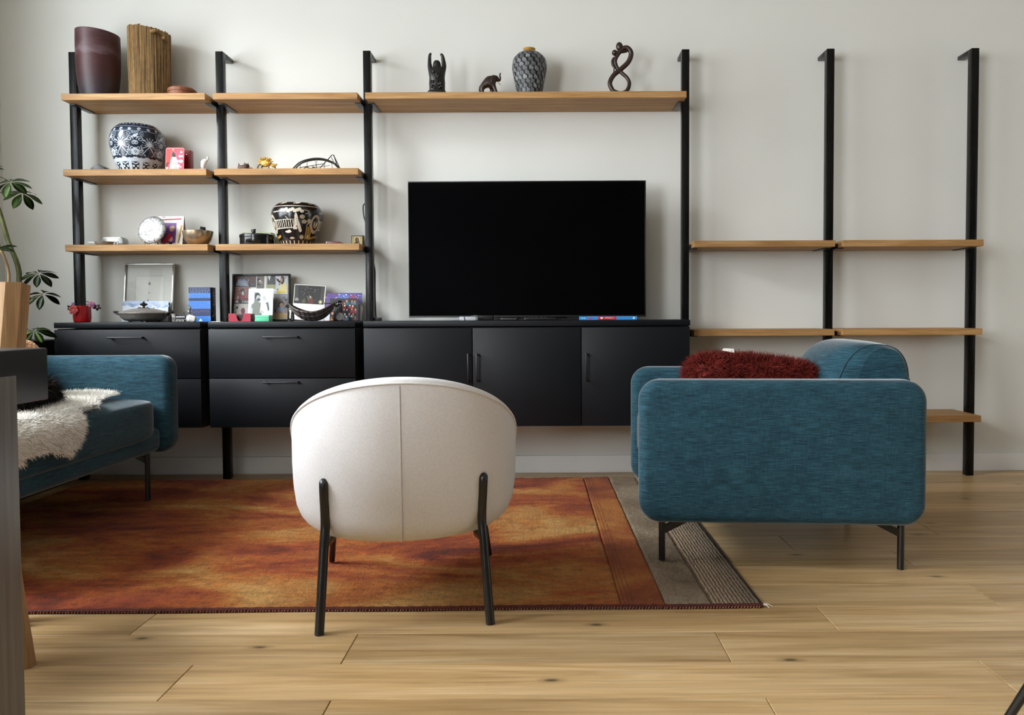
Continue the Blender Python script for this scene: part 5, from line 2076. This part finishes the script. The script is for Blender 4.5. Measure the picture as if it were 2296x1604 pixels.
bb = thing('blue_book', 'thick blue and navy hardback standing with its black spine to the side', 'book', (.609, -.148, CT))
bwid, bh, bt = .104, .164, .060
box('text_block', (-.002, 0, bh / 2), (bwid - .008, bt - .006, bh - .006), plain('page edges', 'D9D2C2', .8), bb, bev=.001)
M_NAVY = plain('navy cloth', '0E1320', .5, var=.1)
boxes('cover', [((0, -bt / 2 + .001, bh / 2), (bwid, .002, bh)), ((0, bt / 2 - .001, bh / 2), (bwid, .002, bh)), ((bwid / 2 - .001, 0, bh / 2), (.003, bt - .003, bh))], M_NAVY, bb, bev=.0005)
x0, x1 = -bwid / 2, bwid / 2
sh_ = [pr_rect(x0, 0, x1, bh, '2E3A5E'), pr_rect(x0, bh * .685, x1, bh * .83, '4F86D2'), pr_rect(x0, bh * .62, x1, bh * .66, '2B3550'), pr_rect(x0, bh * .38, x1, bh * .605, '4A83D4'),
       pr_rect(x0, bh * .19, x1, bh * .38, '3A4268'), pr_rect(x0, 0, x1, bh * .165, '3F7FD2'), ([(x0 + .046, .002), (x0 + .056, .016), (x0 + .060, .002)], 'E8F2F4'), ([(x0 + .054, .002), (x0 + .063, .012), (x0 + .063, .002)], 'CFE2EA')]
random.seed(8)
for zf in (.955, .915, .88, .85, .80, .765, .735, .70, .57, .53, .48, .43):
    x_ = x0 + .008
    while x_ < x1 - .012:
        l_ = random.uniform(.004, .012)
        sh_.append(pr_line(x_, bh * zf, x_ + l_, bh * zf + random.uniform(-.0015, .0015), .0014, '8F98B8' if zf > .84 else '2A5CA8'))
        x_ += l_ + random.uniform(.003, .007)
for i in range(9):
    sh_.append(pr_line(x0 + .01 * i + .006, bh * .24 + random.uniform(0, .012), x0 + .01 * i + .018, bh * .27 + random.uniform(0, .012), .0016, '6C7398'))
print_obj('cover_print', sh_, bb, -bt / 2 - .0002)
M_WPRINT = plain('white lettering', 'D8D8D2', .6, var=.02)
for i, ch in enumerate('LETTR'):
    text('spine_letter', ch, .020, M_WPRINT, bb, (bwid / 2 + .0009, .006, bh * (.84 - .085 * i)), (R(90), R(90), R(90)))
mk('spine_mark', xf(merge(tube_data([(0, -.016, bh * .14), (0, .012, bh * .22)], .0022, 6), tube_data([(0, .012, bh * .22), (0, -.016, bh * .31)], .0012, 6)), (bwid / 2 + .001, 0, 0)), plain('gold print', '9A917A', .5), bb)
tube('ribbon', smooth_pts([(-bwid / 2 + .004, 0, bh - .003), (-bwid / 2 - .004, -.01, bh - .002), (-bwid / 2 - .011, -.014, bh - .012)], 4), .0012, plain('yellow ribbon', 'C6C558', .6), bb, n=5)
for nm, x_, lb_ in (('paper_slip', .705, 'thin white paper slip at the gap between the drawer cabinets'),):
    ps = thing(nm, lb_, 'paper', (.752, -.325, CT))
    box('sheet', (0, 0, .0009), (.044, .03, .0014), M_WHITEPAPER, ps, bev=0)
# ---- on the second cabinet
def person_print(x, z, s, shirt, hair, skinc, flip=1):
    """a head-and-shoulders drawn flat"""
    return [([(x - 1.0 * s, z), (x - .95 * s, z + .9 * s), (x - .5 * s, z + 1.35 * s), (x + .5 * s, z + 1.35 * s), (x + .95 * s, z + .9 * s), (x + 1.0 * s, z)], shirt),
            pr_ell(x + .05 * s * flip, z + 1.95 * s, .62 * s, .74 * s, hair), pr_ell(x + .14 * s * flip, z + 1.78 * s, .46 * s, .58 * s, skinc),
            pr_ell(x + .0 * s, z + 1.88 * s, .06 * s, .05 * s, '2A201C', 6), pr_ell(x + .28 * s * flip, z + 1.88 * s, .06 * s, .05 * s, '2A201C', 6), pr_line(x + .05 * s, z + 1.5 * s, x + .25 * s, z + 1.5 * s, .06 * s, '8A4A44')]


cf, w, h = leaning('photo_collage', 'black-framed collage of family snapshots leaning on the wall', 'picture', 515.5, 650.5, 615, 719, -.080, 6, 0, 0, None)
cf.location.x += .0035
w -= .012
frame_bars(cf, w, h, .009, .016, M_EBONY)
box('backing', (0, .012, h / 2), (w - .012, .004, h - .012), M_WHITEPAPER, cf, bev=0)
a, b = -w / 2 + .009, w / 2 - .009
c0, d0 = .009, h - .009
ww, hh_ = b - a, d0 - c0
gx = lambda u: a + u * ww
gz = lambda v: c0 + v * hh_
random.seed(21)
sh_ = [pr_rect(a, c0, b, d0, 'E6E4E0')]
# eight snapshots
tiles = [(.0, .74, .40, 1.0, '574A46'), (.41, .70, .55, 1.0, '6E6A60'), (.59, .70, .76, 1.0, 'A8A690'), (.76, .60, 1.0, 1.0, 'C9CBD2'), (.0, .36, .30, .735, '9A6A66'), (.0, .10, .30, .345, 'CFC6C0'), (.74, .02, 1.0, .585, '8F8D90')]
for u0, v0, u1, v1, c_ in tiles:
    sh_.append(pr_rect(gx(u0), gz(v0), gx(u1), gz(v1), c_))
    for _ in range(16):
        sh_.append(pr_ell(gx(random.uniform(u0 + .03, u1 - .03)), gz(random.uniform(v0 + .04, v1 - .04)), ww * .022, hh_ * .03, random.choice(['3A3330', '7A6A62', 'B09A90', '8C2F38', '4E5A70', 'D5CEC6', '2B2628']), 8, random.uniform(0, 3)))
sh_ += [([(gx(.02), gz(.78)), (gx(.08), gz(.92)), (gx(.16), gz(.95)), (gx(.25), gz(.86)), (gx(.24), gz(.76))], '8E97B4')]
for k in range(5):
    sh_.append(pr_line(gx(.06 + .03 * k), gz(.90 - .01 * k), gx(.12 + .03 * k), gz(.77), ww * .006, 'D5D9E6'))
sh_ += [pr_ell(gx(.14), gz(.96), ww * .05, hh_ * .045, '221D1C'), pr_ell(gx(.30), gz(.88), ww * .04, hh_ * .07, '5E4436'),
        ([(gx(.60), gz(.72)), (gx(.62), gz(1)), (gx(.75), gz(1)), (gx(.76), gz(.80))], '4A4C4E'), ([(gx(.62), gz(1)), (gx(.645), gz(.88)), (gx(.67), gz(1))], 'E8E8E4'), pr_rect(gx(.60), gz(.70), gx(.75), gz(.80), '9FA070'),
        ([(gx(.80), gz(.62)), (gx(.84), gz(.80)), (gx(.93), gz(.86)), (gx(.99), gz(.74)), (gx(.98), gz(.62))], 'D9CC96'), pr_ell(gx(.885), gz(.90), ww * .035, hh_ * .10, '3B2C28'), pr_ell(gx(.868), gz(.90), ww * .022, hh_ * .05, 'B98A72'),
        pr_rect(gx(.79), gz(.605), gx(.94), gz(.655), 'D5BE2E'), pr_ell(gx(.78), gz(.93), ww * .012, hh_ * .014, '26221F'), pr_ell(gx(.80), gz(.69), ww * .01, hh_ * .012, '26221F'),
        pr_ell(gx(.14), gz(.48), ww * .055, hh_ * .12, '8E1830'), pr_ell(gx(.13), gz(.42), ww * .05, hh_ * .06, '3A0E18'), pr_line(gx(.20), gz(.47), gx(.28), gz(.44), hh_ * .07, '8C1A24'), pr_ell(gx(.16), gz(.64), ww * .04, hh_ * .07, '35363E'),
        pr_ell(gx(.16), gz(.60), ww * .025, hh_ * .05, 'CFCDC8'), ([(gx(.0), gz(.37)), (gx(.06), gz(.45)), (gx(.10), gz(.36))], 'F0EEEA'), pr_rect(gx(.0), gz(.36), gx(.30), gz(.385), '2A2C30'),
        ([(gx(.03), gz(.10)), (gx(.10), gz(.34)), (gx(.24), gz(.34)), (gx(.29), gz(.10))], 'E2DDD6'), pr_ell(gx(.17), gz(.19), ww * .04, hh_ * .075, '7E1428')]
s_ = ww * .085
px_, pz_ = gx(.865), gz(.04)
sh_ += person_print(px_, pz_ + hh_ * .10, s_ * .95, '8FB0DC', '3E3632', 'D2A79C')
sh_ += [pr_rect(gx(.74), gz(.02), gx(1.0), gz(.14), 'D6B680'), pr_ell(px_, pz_ + hh_ * .12, s_ * .5, s_ * .32, 'C08A6A'), pr_line(px_ - s_, pz_ + hh_ * .16, px_ - .2 * s_, pz_ + hh_ * .12, s_ * .35, 'C99A80'), pr_line(px_ + s_, pz_ + hh_ * .16, px_ + .2 * s_, pz_ + hh_ * .12, s_ * .35, 'C99A80')]
print_obj('snapshots', sh_, cf, .0098)
M_TURQ = plain('turquoise lettering', 'C2F2F2', .6)
text('photo_lettering', 'YAN', .019, M_TURQ, cf, (gx(.215), .0076, gz(.40)), (R(90), 0, 0), ext=.0001)
box('pane', (0, .0065, h / 2), (w - .017, .0012, h - .017), M_PICGLASS, cf, bev=0)

bp_, w, h = leaning('portrait_photo', 'black and white photo of an embracing couple propped before the collage', 'picture', 556, 611, 648, 719, -.128, 7, 0, 0, None)
bp_.location.x += .004
box('photo_card', (0, .001, h / 2), (w, .002, h), M_WHITEPAPER, bp_, bev=0)
W2, H2_ = w / 2, h
sh_ = [pr_rect(-W2 + .003, .003, W2 - .003, h - .003, 'C9D2D6'), pr_ell(0, h * .75, W2 * .8, h * .22, 'D6DEE2', 20), pr_rect(-W2 * .52, h * .55, -W2 * .2, h * .88, '6E7478'),
       ([(-W2 * .86, h * .06), (-W2 * .72, h * .50), (-W2 * .44, h * .60), (-W2 * .02, h * .58), (W2 * .12, h * .30), (W2 * .1, h * .12), (-W2 * .6, h * .08)], '73776F'),
       ([(-W2 * .88, h * .06), (-W2 * .80, h * .40), (-W2 * .62, h * .40), (-W2 * .66, h * .10)], 'B9BDBC'), pr_ell(-W2 * .25, h * .76, W2 * .23, h * .11, '2A2B2B'), pr_ell(-W2 * .20, h * .71, W2 * .17, h * .09, 'A9ABA8'),
       pr_ell(-W2 * .16, h * .655, W2 * .14, h * .045, '3B3C3B'), ([(W2 * .50, h * .22), (W2 * .42, h * .56), (W2 * .62, h * .58), (W2 * .72, h * .36)], '55595A'),
       ([(-W2 * .05, h * .26), (W2 * .04, h * .58), (W2 * .30, h * .64), (W2 * .50, h * .50), (W2 * .66, h * .22), (W2 * .6, h * .06), (W2 * .42, h * .04), (W2 * .2, h * .26)], 'DADFDD'),
       pr_ell(W2 * .16, h * .66, W2 * .17, h * .09, 'DDE0DF'), pr_ell(W2 * .27, h * .70, W2 * .16, h * .08, 'B5B9B8'), pr_ell(W2 * .10, h * .64, W2 * .12, h * .07, 'CFD2D0'),
       ([(-W2 * .60, h * .03), (-W2 * .55, h * .14), (W2 * .12, h * .15), (W2 * .2, h * .03)], '26292B'), pr_line(-W2 * .04, h * .32, W2 * .3, h * .26, h * .03, '9CA19F'), pr_rect(W2 * .62, h * .05, W2 * .86, h * .16, '6B7A78')]
print_obj('photo_print', sh_, bp_, -.0002)

M_CRIM = plain('crimson card', 'A3223A', .55, var=.08)
rh = thing('card_holder', 'crimson open card holder with a scooped front', 'holder', (.822, -.236, CT))
un = [(-.052, 0), (.052, 0), (.052, .040), (.020, .040)] + [(.016 - .016 * math.sin(R(a)) * .0 + .016 * math.cos(R(a)) - .012, .032 - .030 * math.sin(R(a))) for a in (0, 30, 60, 90, 120, 150, 180)][0:0]
un = [(-.052, 0), (.052, 0), (.052, .038), (.022, .038), (.018, .030), (.014, .014), (.008, .003), (-.006, .003), (-.012, .014), (-.016, .030), (-.022, .038), (-.052, .038)]
prism('front_panel', un, -.0012, .0012, M_CRIM, rh)
boxes('tray', [((0, .024, .0012), (.100, .046, .0022)), ((-.051, .024, .018), (.002, .046, .036)), ((.051, .024, .018), (.002, .046, .036)), ((0, .048, .018), (.104, .002, .036))], plain('dark crimson', '4A0E18', .6, var=.1), rh, bev=.0004)
box('card_stack', (0, .025, .017), (.096, .030, .028), plain('dark cards', '1C1513', .7), rh, bev=.0006)
gr = thing('green_box', 'small mint green box beside the black and white photo', 'box', (.930, -.230, CT))
box('box_body', (0, .010, .0145), (.066, .050, .029), plain('mint green', '62C79A', .5, var=.05), gr, bev=.0012)
box('lid_edge', (0, -.0154, .020), (.064, .0008, .0016), plain('mint shade', '3E9A72', .6), gr, bev=0)
wf2 = thing('couple_figurine', 'slender white figurine with dark base between collage and bowl', 'figurine', (1.054, -.215, CT))
skin('figure', [(0, 0, .010), (.001, 0, .030), (.003, 0, .048), (.0, 0, .062), (.010, 0, .056), (-.006, 0, .050)], [(0, 1), (1, 2), (2, 3), (2, 4), (2, 5)], [.006, .0055, .005, .0042, .0025, .0025], M_PORC, wf2)
mk('companion', tube_data(smooth_pts([(.011, .004, .004), (.012, .004, .03), (.010, .004, .05)], 4), [.006, .006, .006, .0055, .005, .005, .004, .004, .0035], 8), M_EBONY, wf2)
lathe('base', [(0, 0), (.014, 0), (.014, .005), (0, .005)], M_EBONY, wf2, n=20)

dp, w, h = leaning('night_photo', 'dark night photo of a lit tree in a tilted white mount', 'picture', 656, 727, 641, 719, -.072, 6, 0, 0, None)
dp.rotation_euler = (R(-6), R(3.5), 0)
dp.location.z += .003
box('mount', (0, .0015, h / 2), (w, .003, h), M_WHITEPAPER, dp, bev=.0005)
a, b, c0, d0 = -w / 2 + .003, w / 2 - .006, h * .46, h - .004
random.seed(4)
sh_ = [pr_rect(a, c0, b, d0, '14130F'), pr_rect(a, c0, a + .018, d0, '35332E'), pr_rect(b - .018, c0 + .02, b, d0, '3B3934'), ([(a + .03, c0), ((a + b) / 2, d0 - .004), (b - .03, c0)], '0D0F0B')]
for _ in range(26):
    sh_.append(pr_ell(random.uniform(a + .03, b - .03), random.uniform(c0 + .02, d0 - .008), .0014, .0014, random.choice(['E8E2C8', 'B9B08C', '8C866A']), 6))
sh_ += [pr_ell((a + b) / 2 + .006, c0 + .022, .012, .018, '5E4A34'), pr_ell((a + b) / 2 + .012, c0 + .012, .016, .012, '5A1A1A'), pr_ell(b - .016, c0 + .012, .010, .010, '8C8662'), pr_ell(b - .016, c0 + .012, .005, .005, 'D9D3A8'),
        pr_ell(a + .014, c0 + .018, .010, .010, '8A8780'), pr_rect(a, c0, a + .022, c0 + .012, '0A0A0A'), pr_ell((a + b) / 2 - .024, c0 + .012, .010, .010, '4A4A28'), pr_line((a + b) / 2 + .01, c0 + .03, (a + b) / 2 + .002, c0 + .04, .004, 'C9C2A8')]
print_obj('photo_print', sh_, dp, -.0002)

# woven leather bowl slung like a hammock, on its dark stand
M_WOVEN = plain('brown-grey leather strips', '4C4340', .42, var=.35, vscale=45, spec=.5)
hb = thing('woven_bowl', 'dark woven leather bowl shaped like a hammock with gathered ends', 'bowl', (1.165, -.236, CT))
nu_, nv_ = 40, 16


def ham(s, t, off=0.0):
    """s along -1..1, t across -1..1"""
    wdt = .048 * max(0.0, (1 - abs(s) ** 2.2)) ** .8 + .0055
    x = s * .108
    keel = .004 + .072 * abs(s) ** 2.4 * (1.0 if s > 0 else .86)
    rim = .046 + .042 * abs(s) ** 2.2 * (1.08 if s > 0 else .92)
    z = keel + (rim - keel) * abs(t) ** 1.7
    return (x, t * wdt * (1 + off), z - off * .004)


X = np.array([[ham(-1 + 2 * i / nu_, -1 + 2 * j / nv_) for j in range(nv_ + 1)] for i in range(nu_ + 1)])
o = grid_obj('sling', X, M_WOVEN, hb)
bm = bmesh.new()
bm.from_mesh(o.data)
bmesh.ops.solidify(bm, geom=list(bm.faces), thickness=.002)
bm.to_mesh(o.data)
bm.free()
for k in range(7):
    t = -.95 + 1.9 * k / 6
    mk('strip', tube_data([(p[0], p[1] * 1.03, p[2] - .0015) for p in [ham(-.98 + 1.96 * i / 24, t) for i in range(25)]], .0022, 6), M_WOVEN, hb)
for s in (-.45, -.25, -.05, .15, .35, .55):
    mk('cross_strip', tube_data([(p[0], p[1] * 1.05, p[2] - .0018) for p in [ham(s, -1 + 2 * i / 14) for i in range(15)]], .0030, 6), M_WOVEN, hb)
for s in (-1, 1):
    mk('gathered_end', tube_data([ham(s * .97, 0), (s * .114, 0, .072 if s > 0 else .066), (s * .124, 0, .083 if s > 0 else .074)], [.007, .006, .0075], 8), M_EBONY, hb)
    mk('lashing', tube_data([(s * .103, 0, .064 if s > 0 else .058), (s * .107, 0, .068 if s > 0 else .062)], .0085, 8), plain('pale cord', 'A89C8C', .7), hb)
M_STAND = M_BLACKPL
bs = thing('black_stand', 'black stand with round plate behind the woven bowl end', 'stand', (1.262, -.150, CT))
boxes('upright', [((0, 0, .042), (.040, .020, .084))], M_STAND, bs, bev=.004)
boxes('cross_bar', [((-.030, .0, .086), (.07, .012, .010))], M_STAND, bs, bev=.002)
mk('round_plate', xf(tube_data([(0, 0, 0), (0, -.004, 0)], .019, 24), (.012, -.0115, .022)), plain('smoky plate', '4A4744', .3, var=.2), bs)
mk('top_lens', blob_data((.006, -.004, .094), (.016, .010, .007), 12, 8), M_LACQ, bs, smooth=180)

pu, w, h = leaning('greeting_card', 'purple and blue starry greeting card standing against the post', 'card', 728, 816, 658, 719, -.070, 7, 0, 0, None)
pu.location.x -= .004
w -= .008
box('card_panel', (0, .001, h / 2), (w, .002, h), M_WHITEPAPER, pu, bev=0)
random.seed(14)
sh_ = [pr_rect(-w / 2, h * .36, w / 2, h, '5A4E96'), pr_rect(-w / 2, h * .36, -w * .1, h, '6A4A86'), pr_ell(0, h * .85, w * .16, h * .12, '5D6FB4', 18), pr_ell(w * .26, h * .82, w * .1, h * .12, '8A4A74', 18), pr_ell(-w * .3, h * .8, w * .12, h * .14, '5B4590', 18),
       pr_rect(-w / 2, 0, w / 2, h * .36, 'DCDCE0'), pr_ell(w * .42, h * .40, w * .10, h * .22, 'E6E4EA', 16)]
for _ in range(46):
    r_ = random.choice([.0012, .0018, .0026, .0036])
    sh_.append(pr_ell(random.uniform(-w * .47, w * .47), random.uniform(h * .55, h * .96), r_, r_, random.choice(['F2EAF2', 'E6C9E2', 'C9D6F2', 'D8B8D8']), 8))
print_obj('card_print', sh_, pu, -.0002)
gp, w, h = leaning('group_photo', 'crowded group photo of smiling people before the starry card', 'picture', 741, 805, 670, 713, -.098, 7, 0, 0, None)
gp.location.z = CT + .0012
box('photo_card', (0, .001, h / 2), (w, .0016, h), M_EBONY, gp, bev=0)
random.seed(31)
sh_ = [pr_rect(-w / 2, 0, w / 2, h, '2A2226')]
for r_ in range(5):
    for i in range(7):
        x_ = -w * .44 + w * .88 * (i + .5 * (r_ % 2) + random.uniform(-.25, .25)) / 6.4
        z_ = h * (.70 - .19 * r_ + random.uniform(-.04, .04))
        k_ = random.uniform(.75, 1.35) * .0088
        if -w * .43 < x_ < w * .43 and z_ > -.012:
            z_ = max(z_, .001)
            sh_ += [q_ for q_ in person_print(x_, min(z_, h - 2.7 * k_), k_, random.choice(['1E2B44', '7A1E24', 'C8703A', '2E6A80', '3A3030', 'D9D2CC', '14161C', '8A3048']), random.choice(['1C1614', '2E2018', '5A4030', '15110F', '7A1E24']), random.choice(['E2AC92', 'CE957A', 'EBC2AE', 'B97F66']), random.choice([-1, 1]))]
print_obj('photo_print', sh_, gp, -.0002)

# ---- television and what lies before it
TVX0, TVX1, TVY, TVZ0, TVZ1 = 1.611, 2.740, -.19, .7840, 1.4295
tv = thing('television', 'large flat black television standing on the long black cabinet', 'television', ((TVX0 + TVX1) / 2, TVY, CT))


def screen_mat():
    t = NT('black glass screen')
    t.base(t.ramp(t.noise((1, 1, 1), 3, 2), [(.4, '020203'), (.6, '030304')]))
    t.set(Roughness=.09)
    t.b.inputs['Specular IOR Level'].default_value = .06
    return t.m


tw, th_ = TVX1 - TVX0, TVZ1 - TVZ0
z0 = TVZ0 - CT
box('back_shell', (0, .022, z0 + th_ / 2), (tw - .01, .030, th_ - .01), M_BLACKPL, tv, bev=.006)
boxes('bezel', [((0, .004, z0 + .004), (tw, .010, .008)), ((0, .004, z0 + th_ - .0025), (tw, .010, .005)), ((-tw / 2 + .0025, .004, z0 + th_ / 2), (.005, .010, th_ - .013)), ((tw / 2 - .0025, .004, z0 + th_ / 2), (.005, .010, th_ - .013))], M_BLACKPL, tv, bev=.001)
box('screen', (0, .005, z0 + th_ / 2), (tw - .009, .006, th_ - .012), screen_mat(), tv, bev=0)
boxes('stand_foot', [((.09, -.012, .0035), (.40, .17, .007)), ((.09, .030, .06), (.20, .03, .12))], M_BLACKPL, tv, bev=.002)

M_GREYPL = plain('pale grey plastic', 'A9ABB2', .4, var=.04)
db = thing('media_player', 'small pale grey box with a dark strap before the television', 'device', (1.904, -.315, CT), R(-3))
bm = bmesh.new()
add_box(bm, (0, 0, .0095), (.076, .028, .017), .0015, 2)
mk('case', bm, M_GREYPL, db)
box('strap', (-.014, 0, .0097), (.005, .0290, .0180), M_BLACKPL, db, bev=.0005, rot=(0, R(-14), 0))
box('end_cap', (.043, 0, .0095), (.010, .026, .0160), plain('grey end cap', '55575A', .4), db, bev=.001)
tube('plug_wire', [(-.038, 0, .010), (-.05, .002, .008), (-.058, .0, .006), (-.075, .002, .004)], .0022, M_GREYPL, db, n=6)
sb = thing('decoder_box', 'flat black decoder box behind the pale grey box', 'device', (1.965, -.262, CT))
box('case', (0, 0, .0125), (.105, .035, .023), M_BLACKPL, sb, bev=.003)
box('top_trim', (-.03, -.0175, .0235), (.022, .002, .002), M_CHROME, sb, bev=0)
rm = thing('remote_control', 'slim black remote control lying in front of the screen foot', 'remote control', (2.235, -.318, CT), R(4))
mk('case', xf(rpanel_data(.150, .036, .012, .012, .004), (0, 0, .0065), (R(90), 0, 0)), M_BLACKPL, rm, smooth=60)
for i in range(5):
    mk('button', blob_data((-.055 + .02 * i, 0, .0128), (.004, .004, .0012), 8, 5), plain('grey button', '6B6B6C', .5), rm)
rm2 = thing('remote_control', 'short black remote control with a bright dot beside the decoder box', 'remote control', (2.095, -.322, CT), R(-6))
mk('case', xf(rpanel_data(.085, .034, .012, .012, .004), (0, 0, .0065), (R(90), 0, 0)), M_BLACKPL, rm2, smooth=60)
mk('indicator', blob_data((.03, -.0172, .0075), (.0012, .0008, .0012), 6, 5), M_WHITEPAPER, rm2)

dv = thing('blue_case', 'flat blue disc case with a red title panel on its spine', 'case', (2.548, -.306, CT))
box('case_shell', (0, .0, .0086), (.262, .075, .0165), plain('blue case', '3A86C8', .35, var=.05), dv, bev=.0012)
sh_ = [pr_rect(-.130, .001, .130, .0160, '2F86CE'), pr_rect(-.128, .0148, .128, .0160, '6FAEE2'), pr_rect(-.048, .0012, .036, .0158, 'C02A3C'), pr_rect(-.048, .0012, .036, .004, '7E1420'), pr_ell(-.084, .0082, .012, .006, '7A5A9C'),
       pr_ell(-.119, .0082, .004, .0018, 'A8F0FA', 8), pr_ell(-.109, .0082, .005, .0018, '8FE6F6', 8), pr_ell(.116, .009, .0048, .0052, 'B9ECFA', 12), pr_ell(.116, .012, .003, .0034, 'B9ECFA', 10), pr_ell(-.034, .0104, .0036, .003, 'F6D8DC', 8), pr_ell(-.028, .0104, .0036, .003, 'F6D8DC', 8), ([(-.0372, .0095), (-.031, .0025), (-.0248, .0095)], 'F6D8DC')]
print_obj('spine_print', sh_, dv, -.0377)
text('spine_title', "L'amour", .013, plain('pale pink print', 'F2CBD0', .6, var=.02), dv, (.004, -.0384, .0088), (R(90), R(180), 0), ext=.0001)
